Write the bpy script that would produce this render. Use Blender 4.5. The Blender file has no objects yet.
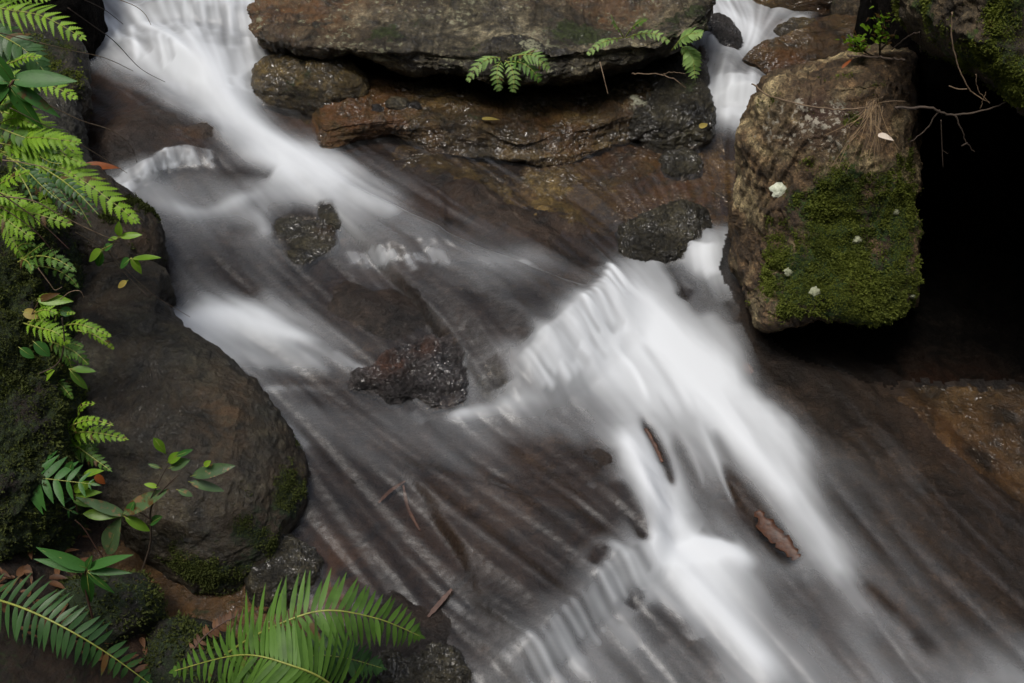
import bpy, bmesh, math, random
import numpy as np
from mathutils import Vector
R = math.radians
random.seed(7)
rng = np.random.default_rng(7)
scene = bpy.context.scene
COL = scene.collection

# ------------------------------------------------------------ camera, sky, sun, exposure
CAM_H, PITCH, LENS = 2.4, 35.0, 40.0
cam_data = bpy.data.cameras.new("camera")
cam_data.lens = LENS; cam_data.sensor_width = 36; cam_data.clip_start = 0.05; cam_data.clip_end = 500
cam = bpy.data.objects.new("camera", cam_data); COL.objects.link(cam)
cam.location = (0, 0, CAM_H); cam.rotation_euler = (R(90 - PITCH), 0, 0)
scene.camera = cam

SUN_EL, SUN_AZ = 67.0, 218.0        # azimuth the light comes from, clockwise from +Y (upstream)
world = bpy.data.worlds.new("World"); scene.world = world; world.use_nodes = True
wn = world.node_tree; wn.nodes.clear()
sky = wn.nodes.new("ShaderNodeTexSky"); sky.sky_type = 'NISHITA'; sky.sun_disc = False
sky.sun_elevation = R(SUN_EL); sky.sun_rotation = R(SUN_AZ); sky.air_density = 1.0; sky.dust_density = 4.0; sky.ozone_density = 1.0
hs = wn.nodes.new("ShaderNodeHueSaturation"); hs.inputs['Saturation'].default_value = 0.62
bg = wn.nodes.new("ShaderNodeBackground"); bg.inputs['Strength'].default_value = 0.12
wo = wn.nodes.new("ShaderNodeOutputWorld")
wn.links.new(sky.outputs[0], hs.inputs['Color']); wn.links.new(hs.outputs[0], bg.inputs[0]); wn.links.new(bg.outputs[0], wo.inputs[0])
sun_d = bpy.data.lights.new("sun", 'SUN'); sun_d.energy = 1.5; sun_d.angle = R(16); sun_d.color = (1, .95, .87)
sun = bpy.data.objects.new("sun", sun_d); COL.objects.link(sun)
_el, _az = R(SUN_EL), R(SUN_AZ)
_d = Vector((math.sin(_az) * math.cos(_el), math.cos(_az) * math.cos(_el), math.sin(_el)))
sun.rotation_euler = (-_d).to_track_quat('-Z', 'Y').to_euler()
scene.view_settings.view_transform = 'Standard'; scene.view_settings.look = 'None'
scene.view_settings.exposure = 0.56; scene.view_settings.gamma = 1.0
scene.render.film_transparent = False
scene.cycles.use_denoising = True
scene.cycles.sample_clamp_indirect = 4.0
scene.cycles.max_bounces = 6; scene.cycles.transparent_max_bounces = 12
scene.cycles.caustics_reflective = False; scene.cycles.caustics_refractive = False

# ------------------------------------------------------------ surveying helpers: photo measurements -> world points
TH = 18.0 / LENS
CF = np.array([0, math.cos(R(PITCH)), -math.sin(R(PITCH))]); CU = np.array([0, math.sin(R(PITCH)), math.cos(R(PITCH))])
SX, SY = -0.06, 0.24                 # the valley floor climbs upstream and towards the left bank
def base(x, y): return SX * x + SY * y
def ray(px, py):
    return CF + np.array([1, 0, 0]) * ((px - 512) / 512 * TH) + CU * ((341.5 - py) / 512 * TH)
def P(px, py, h=0.0):                # point on the valley plane raised by h
    d = ray(px, py); t = (h - CAM_H) / (d[2] - SX * d[0] - SY * d[1])
    return np.array([0, 0, CAM_H]) + d * t
def Q(px, py, Y):                    # point at distance Y
    d = ray(px, py); return np.array([0, 0, CAM_H]) + d * (Y / d[1])
def scale_at(px, py):
    p = P(px, py); return float(np.dot(p - np.array([0, 0, CAM_H]), CF)) * TH / 512

# ------------------------------------------------------------ noise
def _hash(ix, iy, iz, seed):
    h = (ix.astype(np.uint32) * np.uint32(374761393) + iy.astype(np.uint32) * np.uint32(668265263)
         + iz.astype(np.uint32) * np.uint32(2147483647) + np.uint32((seed * 974634777) & 0xffffffff))
    h ^= h >> np.uint32(13); h *= np.uint32(1274126177); h ^= h >> np.uint32(16)
    h *= np.uint32(2246822519); h ^= h >> np.uint32(15)
    return (h & np.uint32(0xffffff)).astype(np.float32) / 16777215.0 * 2 - 1
def vnoise(p, seed=0):
    p = np.asarray(p, dtype=np.float32); fl = np.floor(p); f = p - fl; f = f * f * f * (f * (f * 6 - 15) + 10); out = 0
    i = fl.astype(np.int32).astype(np.uint32)
    with np.errstate(over='ignore'):
        X = [i[:, 0] * np.uint32(374761393)]; X.append(X[0] + np.uint32(374761393))
        Y = [i[:, 1] * np.uint32(668265263)]; Y.append(Y[0] + np.uint32(668265263))
        Z = [i[:, 2] * np.uint32(2147483647) + np.uint32((seed * 974634777) & 0xffffffff)]; Z.append(Z[0] + np.uint32(2147483647))
        for a in (0, 1):
            wa = f[:, 0] if a else 1 - f[:, 0]
            for b in (0, 1):
                wb = wa * (f[:, 1] if b else 1 - f[:, 1]); XY = X[a] + Y[b]
                for c in (0, 1):
                    h = XY + Z[c]; h ^= h >> np.uint32(13); h *= np.uint32(1274126177); h ^= h >> np.uint32(16); h *= np.uint32(2246822519); h ^= h >> np.uint32(15)
                    out = out + wb * (f[:, 2] if c else 1 - f[:, 2]) * ((h & np.uint32(0xffffff)).astype(np.float32) * np.float32(2 / 16777215.0) - 1)
    return out
def fbm(p, freq=1.0, octaves=4, seed=0, gain=.5, ridged=False):
    p = np.asarray(p, dtype=np.float32) + 37.3; s = 0; amp = 1.0; tot = 0
    for o in range(octaves):
        n = vnoise(p * freq, seed + o * 17)
        if ridged: n = 1 - 2 * np.abs(n)
        s = s + n * amp; tot += amp; amp *= gain; freq *= 2.03
    return s / tot
def smooth(t): t = np.clip(t, 0, 1); return t * t * (3 - 2 * t)

# ------------------------------------------------------------ objects
def tag(o, label=None, cat=None, group=None, kind=None):
    if label: o['label'] = label
    if cat: o['category'] = cat
    if group: o['group'] = group
    if kind: o['kind'] = kind
    return o
def add_mesh(name, V, F, mats, parent=None, smooth_shade=True, attrs=None, origin=None, mat_idx=None, uv=None):
    V = np.asarray(V, dtype=np.float32)
    if origin is None and parent is None:
        origin = np.array([V[:, 0].mean(), V[:, 1].mean(), V[:, 2].min()])
    if parent is not None: origin = np.array(parent['_o'])
    me = bpy.data.meshes.new(name)
    loc = V - origin
    if isinstance(F, np.ndarray):
        n, k = F.shape
        me.vertices.add(len(V)); me.vertices.foreach_set('co', loc.ravel().astype(np.float32))
        me.loops.add(n * k); me.loops.foreach_set('vertex_index', F.ravel().astype(np.int32))
        me.polygons.add(n); me.polygons.foreach_set('loop_start', (np.arange(n) * k).astype(np.int32))
        me.update(calc_edges=True)
    else:
        me.from_pydata(loc.tolist(), [], F); me.update()
    me.validate()
    me.polygons.foreach_set('use_smooth', np.full(len(me.polygons), smooth_shade))
    for m in (mats if isinstance(mats, (list, tuple)) else [mats]): me.materials.append(m)
    if mat_idx is not None: me.polygons.foreach_set('material_index', np.asarray(mat_idx, dtype=np.int32))
    for k, v in (attrs or {}).items():
        a = me.attributes.new(k, 'FLOAT', 'POINT'); a.data.foreach_set('value', np.asarray(v, dtype=np.float32))
    o = bpy.data.objects.new(name, me); COL.objects.link(o)
    if parent is not None: o.parent = parent
    else: o.location = origin
    o['_o'] = [float(c) for c in origin]
    return o
def empty(name, loc):
    o = bpy.data.objects.new(name, None); COL.objects.link(o); o.location = loc; o.empty_display_size = .05
    o['_o'] = [float(c) for c in loc]; return o

# ------------------------------------------------------------ materials
class NT:
    def __init__(s, name):
        s.m = bpy.data.materials.new(name); s.m.use_nodes = True; s.t = s.m.node_tree; s.t.nodes.clear()
        s.out = s.n('ShaderNodeOutputMaterial')
        s.tc = s.n('ShaderNodeTexCoord')
    def n(s, typ, **kw):
        x = s.t.nodes.new(typ)
        for k, v in kw.items(): setattr(x, k, v)
        return x
    def l(s, a, b): s.t.links.new(a, b)
    def noise(s, scale, detail=6, rough=.6, vec=None, dist=0):
        x = s.n('ShaderNodeTexNoise'); x.inputs['Scale'].default_value = scale; x.inputs['Detail'].default_value = detail
        x.inputs['Roughness'].default_value = rough; x.inputs['Distortion'].default_value = dist
        s.l(vec or s.tc.outputs['Object'], x.inputs['Vector']); return x.outputs['Fac']
    def voro(s, scale, feature='F1', vec=None):
        x = s.n('ShaderNodeTexVoronoi', feature=feature); x.inputs['Scale'].default_value = scale
        s.l(vec or s.tc.outputs['Object'], x.inputs['Vector']); return x.outputs['Distance']
    def ramp(s, fac, stops):
        x = s.n('ShaderNodeValToRGB'); e = x.color_ramp.elements
        while len(e) > 1: e.remove(e[-1])
        for i, (p, c) in enumerate(stops):
            el = e[0] if i == 0 else e.new(p)
            el.position = p; el.color = (*c, 1) if isinstance(c, (tuple, list)) else (c, c, c, 1)
        s.l(fac, x.inputs['Fac']); return x.outputs['Color']
    def math(s, op, a, b=None, clamp=False):
        x = s.n('ShaderNodeMath', operation=op); x.use_clamp = clamp
        for i, v in enumerate((a, b)):
            if v is None: continue
            if isinstance(v, (int, float)): x.inputs[i].default_value = v
            else: s.l(v, x.inputs[i])
        return x.outputs[0]
    def mix(s, fac, a, b, mode='MIX'):
        x = s.n('ShaderNodeMix', data_type='RGBA', blend_type=mode)
        for i, v in ((0, fac), (6, a), (7, b)):
            if isinstance(v, (int, float)): x.inputs[i].default_value = v if i == 0 else (v, v, v, 1)
            elif isinstance(v, tuple): x.inputs[i].default_value = (*v, 1)
            else: s.l(v, x.inputs[i])
        return x.outputs[2]
    def bump(s, h, strength=.5, dist=.01, normal=None):
        x = s.n('ShaderNodeBump'); x.inputs['Strength'].default_value = strength; x.inputs['Distance'].default_value = dist
        s.l(h, x.inputs['Height'])
        if normal is not None: s.l(normal, x.inputs['Normal'])
        return x.outputs['Normal']
    def attr(s, name):
        x = s.n('ShaderNodeAttribute'); x.attribute_name = name; return x.outputs['Fac']
    def bsdf(s, color, rough=.6, normal=None, spec=.5, trans=None, coat=None):
        x = s.n('ShaderNodeBsdfPrincipled')
        for k, v in (('Base Color', color), ('Roughness', rough), ('Normal', normal), ('Specular IOR Level', spec)):
            if v is None: continue
            if isinstance(v, (int, float)): x.inputs[k].default_value = v
            elif isinstance(v, tuple): x.inputs[k].default_value = (*v, 1)
            else: s.l(v, x.inputs[k])
        if coat: s.l(coat[0], x.inputs['Coat Weight']); x.inputs['Coat Roughness'].default_value = coat[1]; s.l(coat[2], x.inputs['Coat Normal'])
        if trans: x.inputs['Transmission Weight'].default_value = trans
        return x.outputs[0]

def rock_mat(name, dark, mid, light, sc=5, rough=(.35, .7), bump=.7, moss_col=(.030, .040, .010), lich_col=(.42, .42, .3),
             rust_col=(.22, .07, .02), strata=0, spec=.5, grain=.006, coat=0):
    t = NT(name)
    vec = t.tc.outputs['Object']
    if strata:
        mp = t.n('ShaderNodeMapping'); mp.inputs['Scale'].default_value = (1, 1, strata); t.l(vec, mp.inputs['Vector']); vec = mp.outputs[0]
    big = t.noise(sc, 8, .62, vec, .6); fine = t.noise(sc * 9, 8, .7, vec); mid_n = t.noise(sc * 3, 7, .65, vec, 1.0)
    col = t.ramp(big, [(.3, dark), (.5, mid), (.68, light)])
    c2 = t.ramp(mid_n, [(.34, .22), (.5, .85), (.68, 1.9)])
    col = t.mix(.8, col, c2, 'MULTIPLY')
    c3 = t.ramp(fine, [(.34, .3), (.52, .95), (.7, 2.0)])
    col = t.mix(.75, col, c3, 'MULTIPLY')
    gr = t.noise(230, 4, .75); gr2 = t.noise(70, 5, .7)
    col = t.mix(.8, col, t.ramp(gr, [(.36, .35), (.5, 1.0), (.66, 1.9)]), 'MULTIPLY')
    col = t.mix(.6, col, t.ramp(gr2, [(.36, .35), (.5, 1.0), (.66, 1.9)]), 'MULTIPLY')
    rust = t.math('MULTIPLY', t.attr('rust'), t.ramp(mid_n, [(.35, 0.0), (.55, 1.0)]), True)
    col = t.mix(rust, col, t.mix(t.math('MULTIPLY', fine, 1.0), rust_col, tuple(c * .45 for c in rust_col)))
    lm = t.math('ADD', t.attr('lichen'), t.math('MULTIPLY', t.math('SUBTRACT', fine, .5), 2.4))
    lich = t.ramp(lm, [(.48, 0.0), (.6, 1.0)])
    col = t.mix(lich, col, t.mix(fine, tuple(c * .5 for c in lich_col), lich_col))
    mm = t.math('ADD', t.attr('moss'), t.math('MULTIPLY', t.math('SUBTRACT', fine, .5), 1.6))
    moss = t.ramp(mm, [(.42, 0.0), (.62, 1.0)])
    mn = t.noise(90, 4, .7)
    mcol = t.ramp(mn, [(.3, tuple(c * .4 for c in moss_col)), (.5, moss_col), (.72, tuple(c * 2.1 for c in moss_col))])
    col = t.mix(moss, col, mcol)
    rg = t.ramp(mid_n, [(.35, max(rough[0], .34)), (.65, max(rough[1], .46))])
    rg = t.mix(moss, rg, .95)
    h = t.math('ADD', t.math('MULTIPLY', fine, .6), t.math('MULTIPLY', t.noise(sc * 30, 5, .7, vec), .4))
    h = t.math('ADD', h, t.math('MULTIPLY', mid_n, 1.2))
    n1 = t.bump(h, bump, grain * 4)
    n1 = t.bump(gr2, .8, .010, n1); n1 = t.bump(gr, .8, .004, n1)
    n1 = t.bump(t.math('MULTIPLY', mn, moss), .8, .006, n1)
    ct = None
    if coat:
        gl = t.noise(26, 1.5, .5, None, 1.6); ct = (t.math('MULTIPLY', t.ramp(t.noise(7, 3, .6), [(.42, 0.0), (.56, 1.0)]), coat), .13, t.bump(gl, 1.0, .034))
    t.l(t.bsdf(col, rg, n1, spec, coat=ct), t.out.inputs['Surface'])
    return t.m

def leaf_mat(name, c1, c2, rough=.42, transl=.3, spots=None, sc=30):
    t = NT(name)
    n = t.noise(sc, 5, .6); oi = t.n('ShaderNodeObjectInfo')
    v = t.math('ADD', t.math('MULTIPLY', n, .8), t.math('MULTIPLY', t.attr('tone'), .45))
    col = t.ramp(v, [(.25, c1), (.72, c2)])
    brn = t.ramp(t.math('ADD', t.attr('tone'), t.math('MULTIPLY', t.math('SUBTRACT', n, .5), .35)), [(.97, 0.0), (1.02, 1.0)]); col = t.mix(brn, col, (.10, .055, .02))
    if spots:
        s = t.ramp(t.noise(sc * 1.7, 6, .7), [(.56, 0.0), (.6, 1.0)]); col = t.mix(s, col, spots)
    nn = t.bump(t.noise(sc * 8, 3), .25, .002)
    p = t.bsdf(col, rough, nn, .28)
    tr = t.n('ShaderNodeBsdfTranslucent'); t.l(t.mix(1.0, col, (1.3, 1.45, .5), 'MULTIPLY'), tr.inputs['Color'])
    mx = t.n('ShaderNodeMixShader'); mx.inputs[0].default_value = transl
    t.l(p, mx.inputs[1]); t.l(tr.outputs[0], mx.inputs[2]); t.l(mx.outputs[0], t.out.inputs['Surface'])
    return t.m
def plain_mat(name, c1, c2, rough=.7, sc=40, bump=.4):
    t = NT(name); n = t.noise(sc, 5, .65)
    t.l(t.bsdf(t.ramp(n, [(.3, c1), (.7, c2)]), rough, t.bump(n, bump, .004)), t.out.inputs['Surface']); return t.m

M = {}
M['bed'] = rock_mat('streambed_rock', (.007,.005,.004), (.019,.0135,.0105), (.048,.035,.025), 3.2, (.12, .42), 1.0, rust_col=(.11, .048, .012), grain=.006)
M['shelf'] = rock_mat('shelf_sandstone', (.010,.008,.005), (.066,.054,.030), (.29,.25,.155), 4.5, (.3, .75), 1.0, strata=2.2, rust_col=(.22, .10, .03), lich_col=(.38, .38, .24), coat=0.35)
M['wet'] = rock_mat('wet_sandstone', (.012,.008,.002), (.056,.038,.010), (.16,.11,.034), 4.0, (.08, .34), 1.0, strata=2.0, rust_col=(.15, .060, .012), coat=1.0)
M['grey'] = rock_mat('bank_boulder_rock', (.008,.0075,.0045), (.019,.0175,.010), (.048,.042,.024), 3.0, (.4, .62), .9, lich_col=(.085, .075, .045), moss_col=(.014, .026, .006), rust_col=(.11, .062, .026), coat=0.12)
M['dark'] = rock_mat('dark_wet_rock', (0.006, 0.005, 0.0045), (0.018, 0.015, 0.013), (0.048, 0.04, 0.032), 7.0, (.1, .38), 1.0, rust_col=(.085, .03, .014), coat=0.9)
M['boulder'] = rock_mat('boulder_sandstone', (.026,.015,.008), (.15,.095,.046), (.50,.41,.22), 5.0, (.5, .85), 1.0, moss_col=(.030, .060, .009), lich_col=(.6, .55, .44), rust_col=(.085, .042, .026), grain=.008)
M['olive'] = rock_mat('olive_wet_rock', (.008, .007, .004), (.034, .029, .015), (.085, .075, .042), 5.0, (.1, .38), 1.0, strata=1.5, rust_col=(.10, .045, .012), coat=1.0)
M['ripple'] = rock_mat('rippled_wet_rock', (.012, .010, .010), (.04, .034, .033), (.09, .078, .074), 9.0, (.08, .3), 1.0, strata=1.0, rust_col=(.16, .055, .018), coat=1.0)
M['cave_shade'] = rock_mat('shade_black_rock', (.003,.0025,.002), (.006,.005,.004), (.010,.008,.006), 4.0, (.8, .95), .8, spec=.08)  # near-black colour stands in for the hollow's deep shade
M['over'] = rock_mat('overhang_rock', (0.018, 0.012, 0.006), (0.07, 0.05, 0.026), (0.16, 0.125, 0.07), 6.0, (.5, .85), 1.0, moss_col=(.040, .066, .010), lich_col=(.3, .28, .18), rust_col=(.13, .08, .05))
M['soil'] = rock_mat('forest_soil', (0.006, 0.004, 0.002), (0.015, 0.01, 0.005), (0.035, 0.023, 0.012), 9.0, (.6, .95), 1.0, moss_col=(.022, .036, .008), rust_col=(.12, .05, .02), grain=.01)
M['gold'] = rock_mat('pool_sandstone', (.014,.007,.002), (.045,.026,.008), (.09,.054,.017), 3.0, (.15, .4), .6, rust_col=(.2, .09, .02), coat=0.4)

M['fern'] = leaf_mat('fern_leaf', (.028, .068, .011), (.095, .195, .030), .5, .3)
M['fern_bright'] = leaf_mat('bright_fern_leaf', (.075, .165, .012), (.23, .40, .030), .5, .4)
M['fern_pale'] = leaf_mat('pale_fern_leaf', (.10, .20, .05), (.28, .42, .13), .5, .4)
M['fern_dark'] = leaf_mat('dark_fern_leaf', (.016, .045, .014), (.045, .105, .032), .38, .25)
M['broad'] = leaf_mat('broad_leaf', (.018, .070, .012), (.050, .150, .030), .42, .3)
M['broad_bright'] = leaf_mat('bright_broad_leaf', (.09, .20, .012), (.20, .36, .035), .3, .45)
M['eaten'] = leaf_mat('spotted_leaf', (.035, .070, .028), (.09, .15, .065), .25, .25, spots=(.22, .14, .07))
M['rachis'] = plain_mat('leaf_stalk', (.16, .19, .03), (.30, .32, .07), .5)
M['stem'] = plain_mat('woody_stem', (.035, .018, .012), (.10, .05, .035), .6)
M['twig'] = plain_mat('dry_twig', (.09, .06, .035), (.24, .17, .105), .75)
M['twig_dark'] = plain_mat('dark_twig', (.025, .017, .011), (.07, .048, .032), .75)
M['straw'] = plain_mat('dry_straw', (.17, .11, .055), (.38, .27, .15), .8)
M['dead'] = leaf_mat('dead_leaf', (.025, .012, .007), (.13, .062, .028), .55, .25)
M['dead_orange'] = leaf_mat('orange_dead_leaf', (.10, .026, .006), (.26, .07, .014), .45, .25)
M['dead_yellow'] = leaf_mat('yellow_fallen_leaf', (.16, .12, .03), (.38, .30, .08), .45, .3)
M['bark'] = plain_mat('bark_piece', (.020, .008, .004), (.085, .030, .010), .5, 60, .6)
M['white'] = plain_mat('bleached_leaf', (.5, .42, .35), (.75, .68, .58), .6)
M['lichen'] = plain_mat('pale_lichen', (.36, .40, .29), (.68, .71, .58), .95, 90, 1.0)
M['lichen_dull'] = plain_mat('dull_lichen', (.14, .15, .09), (.34, .36, .24), .95, 90, 1.0)
M['moss'] = leaf_mat('moss_leaves', (.022, .036, .005), (.125, .150, .022), .8, .25, sc=14)
M['moss_dark'] = leaf_mat('dark_moss_leaves', (.012, .014, .004), (.060, .075, .014), .85, .2, sc=14)

# ------------------------------------------------------------ plan geometry of the stream
def poly(pts, h=0.0): return np.array([P(a, b, h)[:2] for a, b in pts])
def catmull(pts, n, closed=False):
    pts = np.asarray(pts, dtype=float); m = len(pts)
    t = np.linspace(0, m if closed else m - 1, n, endpoint=not closed)
    i = np.floor(t).astype(int)
    if not closed: i = np.minimum(i, m - 2)
    f = (t - i)[:, None]
    g = (lambda k: pts[(i + k) % m]) if closed else (lambda k: pts[np.clip(i + k, 0, m - 1)])
    p0, p1, p2, p3 = g(-1), g(0), g(1), g(2)
    return .5 * (2 * p1 + (p2 - p0) * f + (2 * p0 - 5 * p1 + 4 * p2 - p3) * f ** 2 + (3 * p1 - p0 - 3 * p2 + p3) * f ** 3)
def sdist(X, Y, pl):
    """distance to a polyline, side (+ = to the left when walking along it), arc position"""
    best = np.full(X.shape, 1e9); side = np.zeros(X.shape); arc = np.zeros(X.shape); a0 = 0
    for (ax, ay), (bx, by) in zip(pl[:-1], pl[1:]):
        dx, dy = bx - ax, by - ay; L = math.hypot(dx, dy)
        if L < 1e-9: continue
        t = np.clip(((X - ax) * dx + (Y - ay) * dy) / L ** 2, 0, 1)
        d = np.hypot(X - ax - t * dx, Y - ay - t * dy); m = d < best
        s = np.sign(dx * (Y - ay) - dy * (X - ax))
        best = np.where(m, d, best); side = np.where(m, s, side); arc = np.where(m, a0 + t * L, arc); a0 += L
    return best, side, arc, a0
# ledges: the lip as seen, drop, face width, how far the raised tread runs upstream (upstream on the left of the walk)
LEDGES = [
    ([(275, 88), (225, 84), (205, 60), (170, 45), (120, 28), (80, 15)], .085, .09, .5),
    ([(300, 30), (240, 12), (170, 2), (90, -12)], .09, .08, .5),
    ([(232, 158), (215, 148), (180, 145), (160, 150), (150, 160), (128, 171), (100, 190)], .05, .035, .30),
    ([(470, 246), (440, 250), (428, 247), (405, 256), (392, 249), (340, 250)], .026, .03, .20),
    ([(650, 232), (612, 262), (600, 285), (575, 306), (545, 333), (518, 358), (490, 378), (455, 385)], .105, .15, .50),
    ([(625, 400), (632, 450), (645, 500), (640, 540), (612, 558), (588, 580), (566, 604), (545, 625), (505, 648), (440, 660)], .062, .075, .36),
    ([(800, 62), (775, 70), (740, 74), (705, 76), (680, 70)], .10, .06, .45),
    ([(740, 205), (722, 232), (690, 236), (660, 225)], .06, .08, .3),
]
LED = []
for pts, h, w, fall in LEDGES:
    LED.append((catmull(poly(pts, h), 36), h, w, fall))
def steps(X, Y):
    z = np.zeros(X.shape)
    for k, (pl, h, w, fall) in enumerate(LED):
        d, s, arc, L = sdist(X, Y, pl)
        jag = 0
        pn = np.stack([X.ravel(), Y.ravel(), X.ravel() * 0 + k], 1)
        d = np.maximum(d * np.where(s < 0, -1, 1) + s * 0 , -9)
        sd_ = d + fbm(pn, 9, 3, 60 + k).reshape(X.shape) * .020
        d = np.abs(sd_); s = np.sign(sd_)
        up = np.exp(-(d / fall) ** 1.3)
        dn = smooth(1 - d / w)
        e = smooth(np.minimum(arc, L - arc) / max(.10, fall * .8))
        z = z + h * e * np.where(s < 0, up, dn)
    return z
MOUNDS = []   # (x, y, r, h) filled below for the foam heaps
def water_z(X, Y):
    z = base(X, Y) + steps(X, Y)
    return z
def on_water(px, py):
    h = 0.0
    for _ in range(12):
        p = P(px, py, h); i_ = min(max(int(round((p[0] - wx[0]) / .0048)), 0), len(wx) - 1); j_ = min(max(int(round((p[1] - wy[0]) / .0049)), 0), len(wy) - 1); h = .5 * h + .5 * float(STEP_H[j_, i_])
    return P(px, py, h)
left_edge = catmull(poly([(60, -160), (80, -30), (85, 40), (92, 120), (112, 195), (150, 250), (165, 292), (160, 325), (215, 375), (262, 412), (296, 455), (296, 520), (325, 575), (372, 640), (400, 700), (430, 800)]), 80)
right_edge = catmull(poly([(880, -160), (850, 0), (800, 66), (775, 110), (762, 200), (760, 300), (790, 345), (850, 368), (905, 398), (948, 442), (1000, 478), (1060, 515), (1300, 640)]), 80)

# ------------------------------------------------------------ stream bed / ground sheet
def axis(lo, hi, flo, fhi, fine, grow=1.13):
    a = list(np.arange(flo, fhi, fine)); s = fine
    while a[-1] < hi: s *= grow; a.append(a[-1] + s)
    s = fine
    while a[0] > lo: s *= grow; a.insert(0, a[0] - s)
    return np.array(a)
def grid_faces(ny, nx):
    i = np.arange(ny * nx).reshape(ny, nx)
    return np.stack([i[:-1, :-1].ravel(), i[:-1, 1:].ravel(), i[1:, 1:].ravel(), i[1:, :-1].ravel()], 1)
BUMPS = [  # emergent or nearly emergent rock in the bed: px, py, radius m, height m
    (392, 318, .13, .030), (350, 305, .12, .026), (240, 255, .10, .012), (205, 300, .09, .010), (150, 130, .16, .045), (120, 150, .12, .045), (205, 138, .08, .03),
    (560, 480, .20, .008), (470, 520, .22, .006), (400, 560, .2, .006), (610, 470, .12, .008),
    (560, 225, .14, .03), (500, 215, .12, .02), (620, 190, .12, .02), (470, 190, .14, .03), (420, 170, .14, .025), (560, 175, .14, .035), (640, 165, .1, .03),
    (740, 500, .09, .004), (380, 640, .12, .045), (430, 640, .10, .03), (330, 500, .1, .015), (690, 60, .08, .06), (780, 62, .10, .07), (830, 50, .15, .10), (640, 600, .08, .002)]
BW = [(P(a, b)[0], P(a, b)[1], r, h) for a, b, r, h in BUMPS]
def bed_z(X, Y):
    sh = X.shape; p = np.stack([X.ravel(), Y.ravel(), np.zeros(X.size)], 1)
    z = base(X, Y) + steps(X, Y) - .034
    pw = p * np.array([1, 1, 1]); 
    # streamwise-stretched relief: rock layers run down the flow
    q = np.stack([(p[:, 0] * .8 + p[:, 1] * .6) * 2.4, (p[:, 0] * .6 - p[:, 1] * .8) * .9, p[:, 2]], 1)
    n1 = fbm(q, 2.6, 5, 3, .55).reshape(sh); n2 = fbm(p, 9, 5, 11, .6, True).reshape(sh)
    z = z + n1 * .024 + n2 * .011 + fbm(p, 26, 4, 15, .6, True).reshape(sh) * .004
    for bx, by, r, h in BW:
        z = z + (h + .008) * np.exp(-((X - bx) ** 2 + (Y - by) ** 2) / (r * r) * 1.6)
    dl, sl, _, _ = sdist(X, Y, left_edge); dr, sr, _, _ = sdist(X, Y, right_edge)
    bl = np.where(sl < 0, dl, 0); br = np.where(sr > 0, dr, 0)
    rough = fbm(p, 4, 5, 21, .55).reshape(sh)
    z = z + smooth(bl / .12) * (.05 + .05 * rough) + .55 * np.clip(bl - .35, 0, 4) + smooth((bl - .3) / 1.5) * rough * .25
    z = z + smooth(br / .25) * (.012 + .02 * rough) + .9 * np.clip(br - 1.5, 0, 4) 
    q5 = P(225, 603); z = z - .07 * np.exp(-(((X - q5[0]) / .24) ** 2 + ((Y - q5[1]) / .10) ** 2) ** 2)
    # unseen slopes around and behind the viewer, added to block low sky light
    z = z + 1.5 * np.clip(-.2 - Y, 0, 5) + np.clip(Y - 5.4, 0, 7) * 1.0 + np.clip(-X - 2.6, 0, 5) * .9
    return z
ax = axis(-8, 8, -2.05, 2.05, .0085); ay = axis(-6, 12, 1.35, 4.9, .0085)
GX, GY = np.meshgrid(ax, ay)
GZ = bed_z(GX, GY)
V = np.stack([GX.ravel(), GY.ravel(), GZ.ravel()], 1)
RUST = [(330, 118, .18, .9), (300, 240, .05, .6), (560, 225, .22, .25), (440, 210, .2, .3), (590, 120, .3, .6), (680, 180, .22, .75), (800, 60, .15, .7), (105, 95, .20, .8), (120, 120, .15, .6),
        (185, 145, .06, .8), (610, 460, .2, .2), (500, 480, .3, .25), (430, 540, .2, .3), (700, 500, .2, .2), (330, 560, .1, .9), (180, 600, .3, .5), (290, 600, .15, .5), (975, 430, .16, .4), (860, 620, .2, .25), (940, 560, .2, .1), (780, 20, .3, .9), (380, 270, .15, .3)]
ru = np.zeros(len(V))
for a, b, r, h in RUST:
    q = P(a, b); ru = np.maximum(ru, h * np.exp(-((V[:, 0] - q[0]) ** 2 + (V[:, 1] - q[1]) ** 2) / r ** 2))
dl, sl, _, _ = sdist(V[:, 0], V[:, 1], left_edge)
bank = np.where(sl < 0, smooth((dl - .05) / .2), 0)
mossf = np.clip(fbm(V, 5, 4, 77) * .8 + .35, 0, 1) * bank
F = grid_faces(len(ay), len(ax))
fc = V[F].mean(1); d_, s_, _, _ = sdist(fc[:, 0], fc[:, 1], left_edge)
midx = np.where((s_ < 0) & (d_ > .08), 1, 0)
dr_, sr_, _, _ = sdist(fc[:, 0], fc[:, 1], right_edge)
q1 = P(1010, 440)
jg = fbm(fc, 7, 5, 5, .65) * 1.3; midx = np.where((sr_ > 0) & (fc[:, 1] < 3.4) & (fc[:, 0] > .5), 3, midx); eq = ((fc[:, 0] - q1[0]) / .50) ** 2 + ((fc[:, 1] - q1[1]) / .20) ** 2 - jg * .6; midx = np.where((sr_ > 0) & (eq < 1.25), 0, midx); midx = np.where((sr_ > 0) & (eq < 1), 2, midx)  # hollow floor faces take the shade-dark colour, bed colour as transition
q2 = P(215, 600); midx = np.where(((fc[:, 0] - q2[0]) / .30) ** 2 + ((fc[:, 1] - q2[1]) / .13) ** 2 < 1, 2, midx)
zp = catmull(poly([(400, 150), (470, 150), (560, 168), (640, 140), (725, 128), (724, 215), (690, 222), (640, 238), (560, 218), (480, 192), (420, 172)]), 60, closed=True)
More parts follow.
